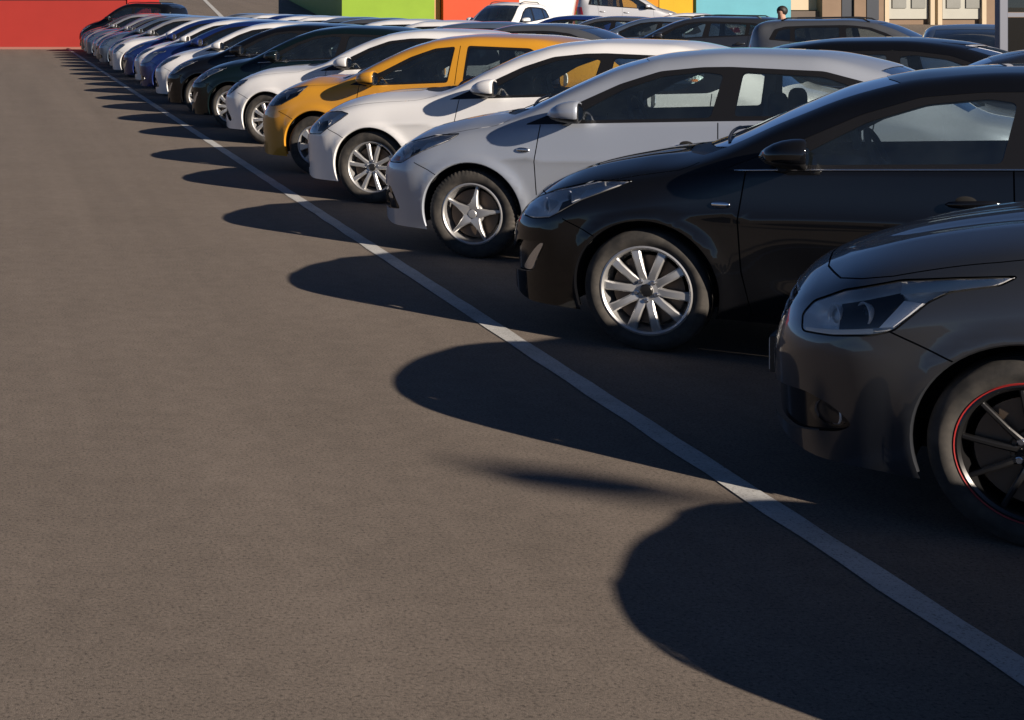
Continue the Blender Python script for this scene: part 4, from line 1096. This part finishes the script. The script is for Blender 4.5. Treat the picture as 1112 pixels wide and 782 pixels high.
# ------------------------------------------------------------------ the cars
G1 = 'cars parked side by side along the white line'
row1 = [
 ('E', 'graphite', 3.345, 5.36, 'dark grey hatchback in front with a black wheel ringed in red'),
 ('A', 'black', 3.286, 8.45, 'black hatchback with silver ten spoke wheels beside the dark grey hatchback'),
 ('B', 'silver', 3.28, 11.55, 'pale silver sedan with five point star wheels'),
 ('C', 'white', 3.295, 14.75, 'white sedan between the silver sedan and the yellow hatchback'),
 ('D', 'yellow', 3.27, 17.2, 'yellow hatchback, the only yellow car in the row'),
 ('K', 'white', 3.36, 20.9, 'white car just beyond the yellow hatchback'),
 ('A', 'teal', 3.24, 23.7, 'very dark green black hatchback just beyond the second white car'),
 ('A', 'black', 3.28, 26.6, 'black hatchback between the dark green one and a white car'),
 ('B', 'white', 3.30, 29.3, 'white sedan just beyond the pair of dark hatchbacks'),
 ('E', 'blue', 3.30, 32.0, 'dark blue hatchback, the nearer of two blue cars'),
 ('B', 'white', 3.30, 34.8, 'white sedan parked between the two blue cars'),
 ('A', 'blue', 3.30, 37.4, 'dark blue hatchback, the farther of two blue cars'),
 ('C', 'white', 3.30, 40.2, 'white car just beyond the farther blue hatchback'),
 ('B', 'lightsilver', 3.30, 42.9, 'light silver sedan second beyond the farther blue hatchback'),
 ('E', 'steel', 3.30, 45.6, 'steel blue hatchback beyond the light silver sedan'),
 ('A', 'grey', 3.30, 48.2, 'mid grey hatchback beyond the steel blue one'),
 ('B', 'lightsilver', 3.30, 50.9, 'light silver sedan beyond the mid grey hatchback'),
 ('C', 'steel', 3.30, 53.5, 'steel blue sedan fifth from the red wall'),
 ('B', 'lightsilver', 3.30, 56.1, 'light silver sedan fourth from the red wall'),
 ('A', 'grey', 3.30, 58.6, 'mid grey hatchback next to the dark tall car by the red wall'),
 ('F', 'black', 3.35, 61.4, 'tall black sport utility car last in the row by the red wall'),
]
for i, (kd, c, x, y, lab) in enumerate(row1):
    jp = 0 if i < 5 else random.uniform(-2.2, 2.2); jx = 0 if i < 6 else random.uniform(-.09, .07)
    place_car(kd, c, x + jx, y, lab, G1, psi=PSI + rad(jp), lite=0 if i < 5 else (1 if i < 9 else 2))
place_car('K', 'grey', 3.24, 2.60, 'grey sedan at the near end, only its shadow in the picture', G1, lite=1)
G2 = 'cars standing in the rows behind'
row2 = [('B', 'graphite', 11.9), ('A', 'black', 14.95), ('B', 'grey', 26.0), ('A', 'steel', 28.8), ('B', 'white', 31.5), ('E', 'white', 34.3), ('A', 'grey', 37.0), ('B', 'steel', 39.8), ('C', 'white', 42.6), ('A', 'white', 45.4),
        ('B', 'blue', 48.2), ('B', 'white', 51.0), ('A', 'lightsilver', 53.8), ('B', 'grey', 56.6)]
CN = {'grey': 'mid grey', 'black': 'black', 'lightsilver': 'light silver', 'steel': 'steel blue', 'white': 'white', 'graphite': 'charcoal', 'blue': 'dark blue', 'silver': 'pale silver', 'teal': 'dark green'}
KN = {'K': 'large sedan', 'A': 'hatchback', 'B': 'sedan', 'C': 'large sedan', 'D': 'hatchback', 'E': 'hatchback', 'F': 'tall sport utility car'}
ORD = ['nearest', 'second', 'third', 'fourth', 'fifth', 'sixth', 'seventh', 'eighth', 'ninth', 'tenth', 'eleventh', 'twelfth', 'thirteenth', 'fourteenth', 'fifteenth', 'sixteenth', 'seventeenth', 'farthest']
for i, (kd, c, y) in enumerate(row2):
    place_car(kd, c, 7.0 if i < 2 else 7.5, y, '%s %s %s in the second row, tail to the front row' % (CN[c], KN[kd], ORD[i] + (' nearest' if i > 0 else '')), G2, flip=True, lite=1 if i < 4 else 2)
place_car('W', 'grey', 14.2, 30.0, 'mid grey estate car in the third row with a person standing behind it', G2, lite=1, flip=True)
place_car('W', 'graphite', 14.0, 37.0, 'charcoal estate car in the third row with blue sky in its windows', G2, lite=1)
place_car('W', 'black', 17.6, 30.4, 'black estate car half hidden behind the grey estate car', G2, lite=1)
place_car('E', 'steel', 14.3, 40.4, 'steel blue hatchback in the third row beyond the charcoal estate car', G2, lite=2)
place_car('A', 'grey', 14.3, 43.4, 'grey hatchback in the third row, second beyond the charcoal estate car', G2, lite=2)
place_car('B', 'blue', 14.3, 46.6, 'dark blue sedan in the third row in front of the white utility car', G2, lite=2)
place_car('A', 'steel', 14.75, 23.2, 'steel blue hatchback turned to the camera beside the glass kiosk', G2, psi=rad(-62), lite=1)
place_car('F', 'white', 16.3, 52.5, 'white sport utility car standing in front of the orange red shed', G2, psi=rad(-48), lite=2)
o = place_car('F', 'lightsilver', 26.6, 73.5, 'silver sport utility car showing its tail in front of the white shed', G2, flip=True, psi=rad(12), lite=2, z=ground_z(73.5)); o.scale = (1.14,) * 3
place_car('B', 'white', 23.0, 60.0, 'white sedan in front of the orange and yellow shed', G2, lite=2)

# ------------------------------------------------------------------ a person behind the silver utility car
def person(x, y, rz):
    me = bpy.data.meshes.new('person'); o = bpy.data.objects.new('person', me); COL.objects.link(o)
    J = {'pel': (0, 0, .95), 'sp': (0, .01, 1.15), 'ch': (0, 0, 1.34), 'nk': (0, .01, 1.48), 'hd': (0, -.01, 1.60), 'tp': (0, .0, 1.69)}
    E_ = [('pel', 'sp'), ('sp', 'ch'), ('ch', 'nk'), ('nk', 'hd'), ('hd', 'tp')]
    Rr = {'pel': (.16, .12), 'sp': (.145, .11), 'ch': (.17, .12), 'nk': (.06, .06), 'hd': (.075, .095), 'tp': (.06, .075)}
    for s, n in ((-1, 'l'), (1, 'r')):
        for k, c, r in (('hip', (.09 * s, 0, .90), .095), ('kn', (.10 * s, -.02, .50), .06), ('an', (.10 * s, .02, .09), .045), ('toe', (.11 * s, -.14, .04), .035),
                        ('sh', (.18 * s, .01, 1.40), .065), ('el', (.24 * s, .03, 1.12), .045), ('wr', (.25 * s, -.06, .88), .032), ('hn', (.25 * s, -.09, .80), .035)):
            J[k + n] = c; Rr[k + n] = (r, r)
        E_ += [('pel', 'hip' + n), ('hip' + n, 'kn' + n), ('kn' + n, 'an' + n), ('an' + n, 'toe' + n), ('ch', 'sh' + n), ('sh' + n, 'el' + n), ('el' + n, 'wr' + n), ('wr' + n, 'hn' + n)]
    ks = list(J); me.from_pydata([J[k] for k in ks], [(ks.index(a), ks.index(b)) for a, b in E_], [])
    md_ = o.modifiers.new('skin', 'SKIN'); o.modifiers.new('sub', 'SUBSURF').levels = 2; o.modifiers['sub'].render_levels = 2
    for k, sv in zip(ks, me.skin_vertices[0].data):
        sv.radius = Rr[k]; sv.use_root = (k == 'pel')
    m_, t_, b_ = mat('clothes_and_skin')
    tc = N(t_, 'ShaderNodeTexCoord'); sp = N(t_, 'ShaderNodeSeparateXYZ'); t_.links.new(tc.outputs['Object'], sp.inputs[0])
    c = ramp(t_, sp.outputs[2], [(0.0, (.02, .02, .03))]) if False else None
    mr_ = N(t_, 'ShaderNodeMapRange'); mr_.inputs[1].default_value = 0; mr_.inputs[2].default_value = 2; t_.links.new(sp.outputs[2], mr_.inputs[0])
    rp = N(t_, 'ShaderNodeValToRGB'); rp.color_ramp.interpolation = 'CONSTANT'; el = rp.color_ramp.elements
    el[0].position = 0; el[0].color = (.02, .02, .03, 1); el[1].position = .47; el[1].color = (.03, .03, .04, 1); e3 = el.new(.735); e3.color = (.42, .25, .18, 1)
    t_.links.new(mr_.outputs[0], rp.inputs[0]); t_.links.new(rp.outputs[0], b_.inputs['Base Color']); b_.inputs['Roughness'].default_value = .8
    me.materials.append(m_)
    o.location = (x, y, 0); o.rotation_euler = (0, 0, rz)
    bm = bmesh.new(); ball(bm, (0, .02, 1.645), (.098, .118, .105), 18)
    for v in bm.verts:
        if v.co.y < -.05 and v.co.z < 1.66: v.co.y = -.05
    obj('hair', bm, simple('dark_hair', (.012, .010, .009), .6), o, True)
    bm = bmesh.new()
    for s in (-1, 1): ball(bm, (.032 * s, -.098, 1.60), (.012, .008, .007), 10)
    obj('eyes', bm, simple('eye_dark', (.03, .02, .02), .2), o, True)
    return tag(o, 'person with short dark hair standing behind the grey estate car', 'person')
person(15.75, 33.4, rad(-60))
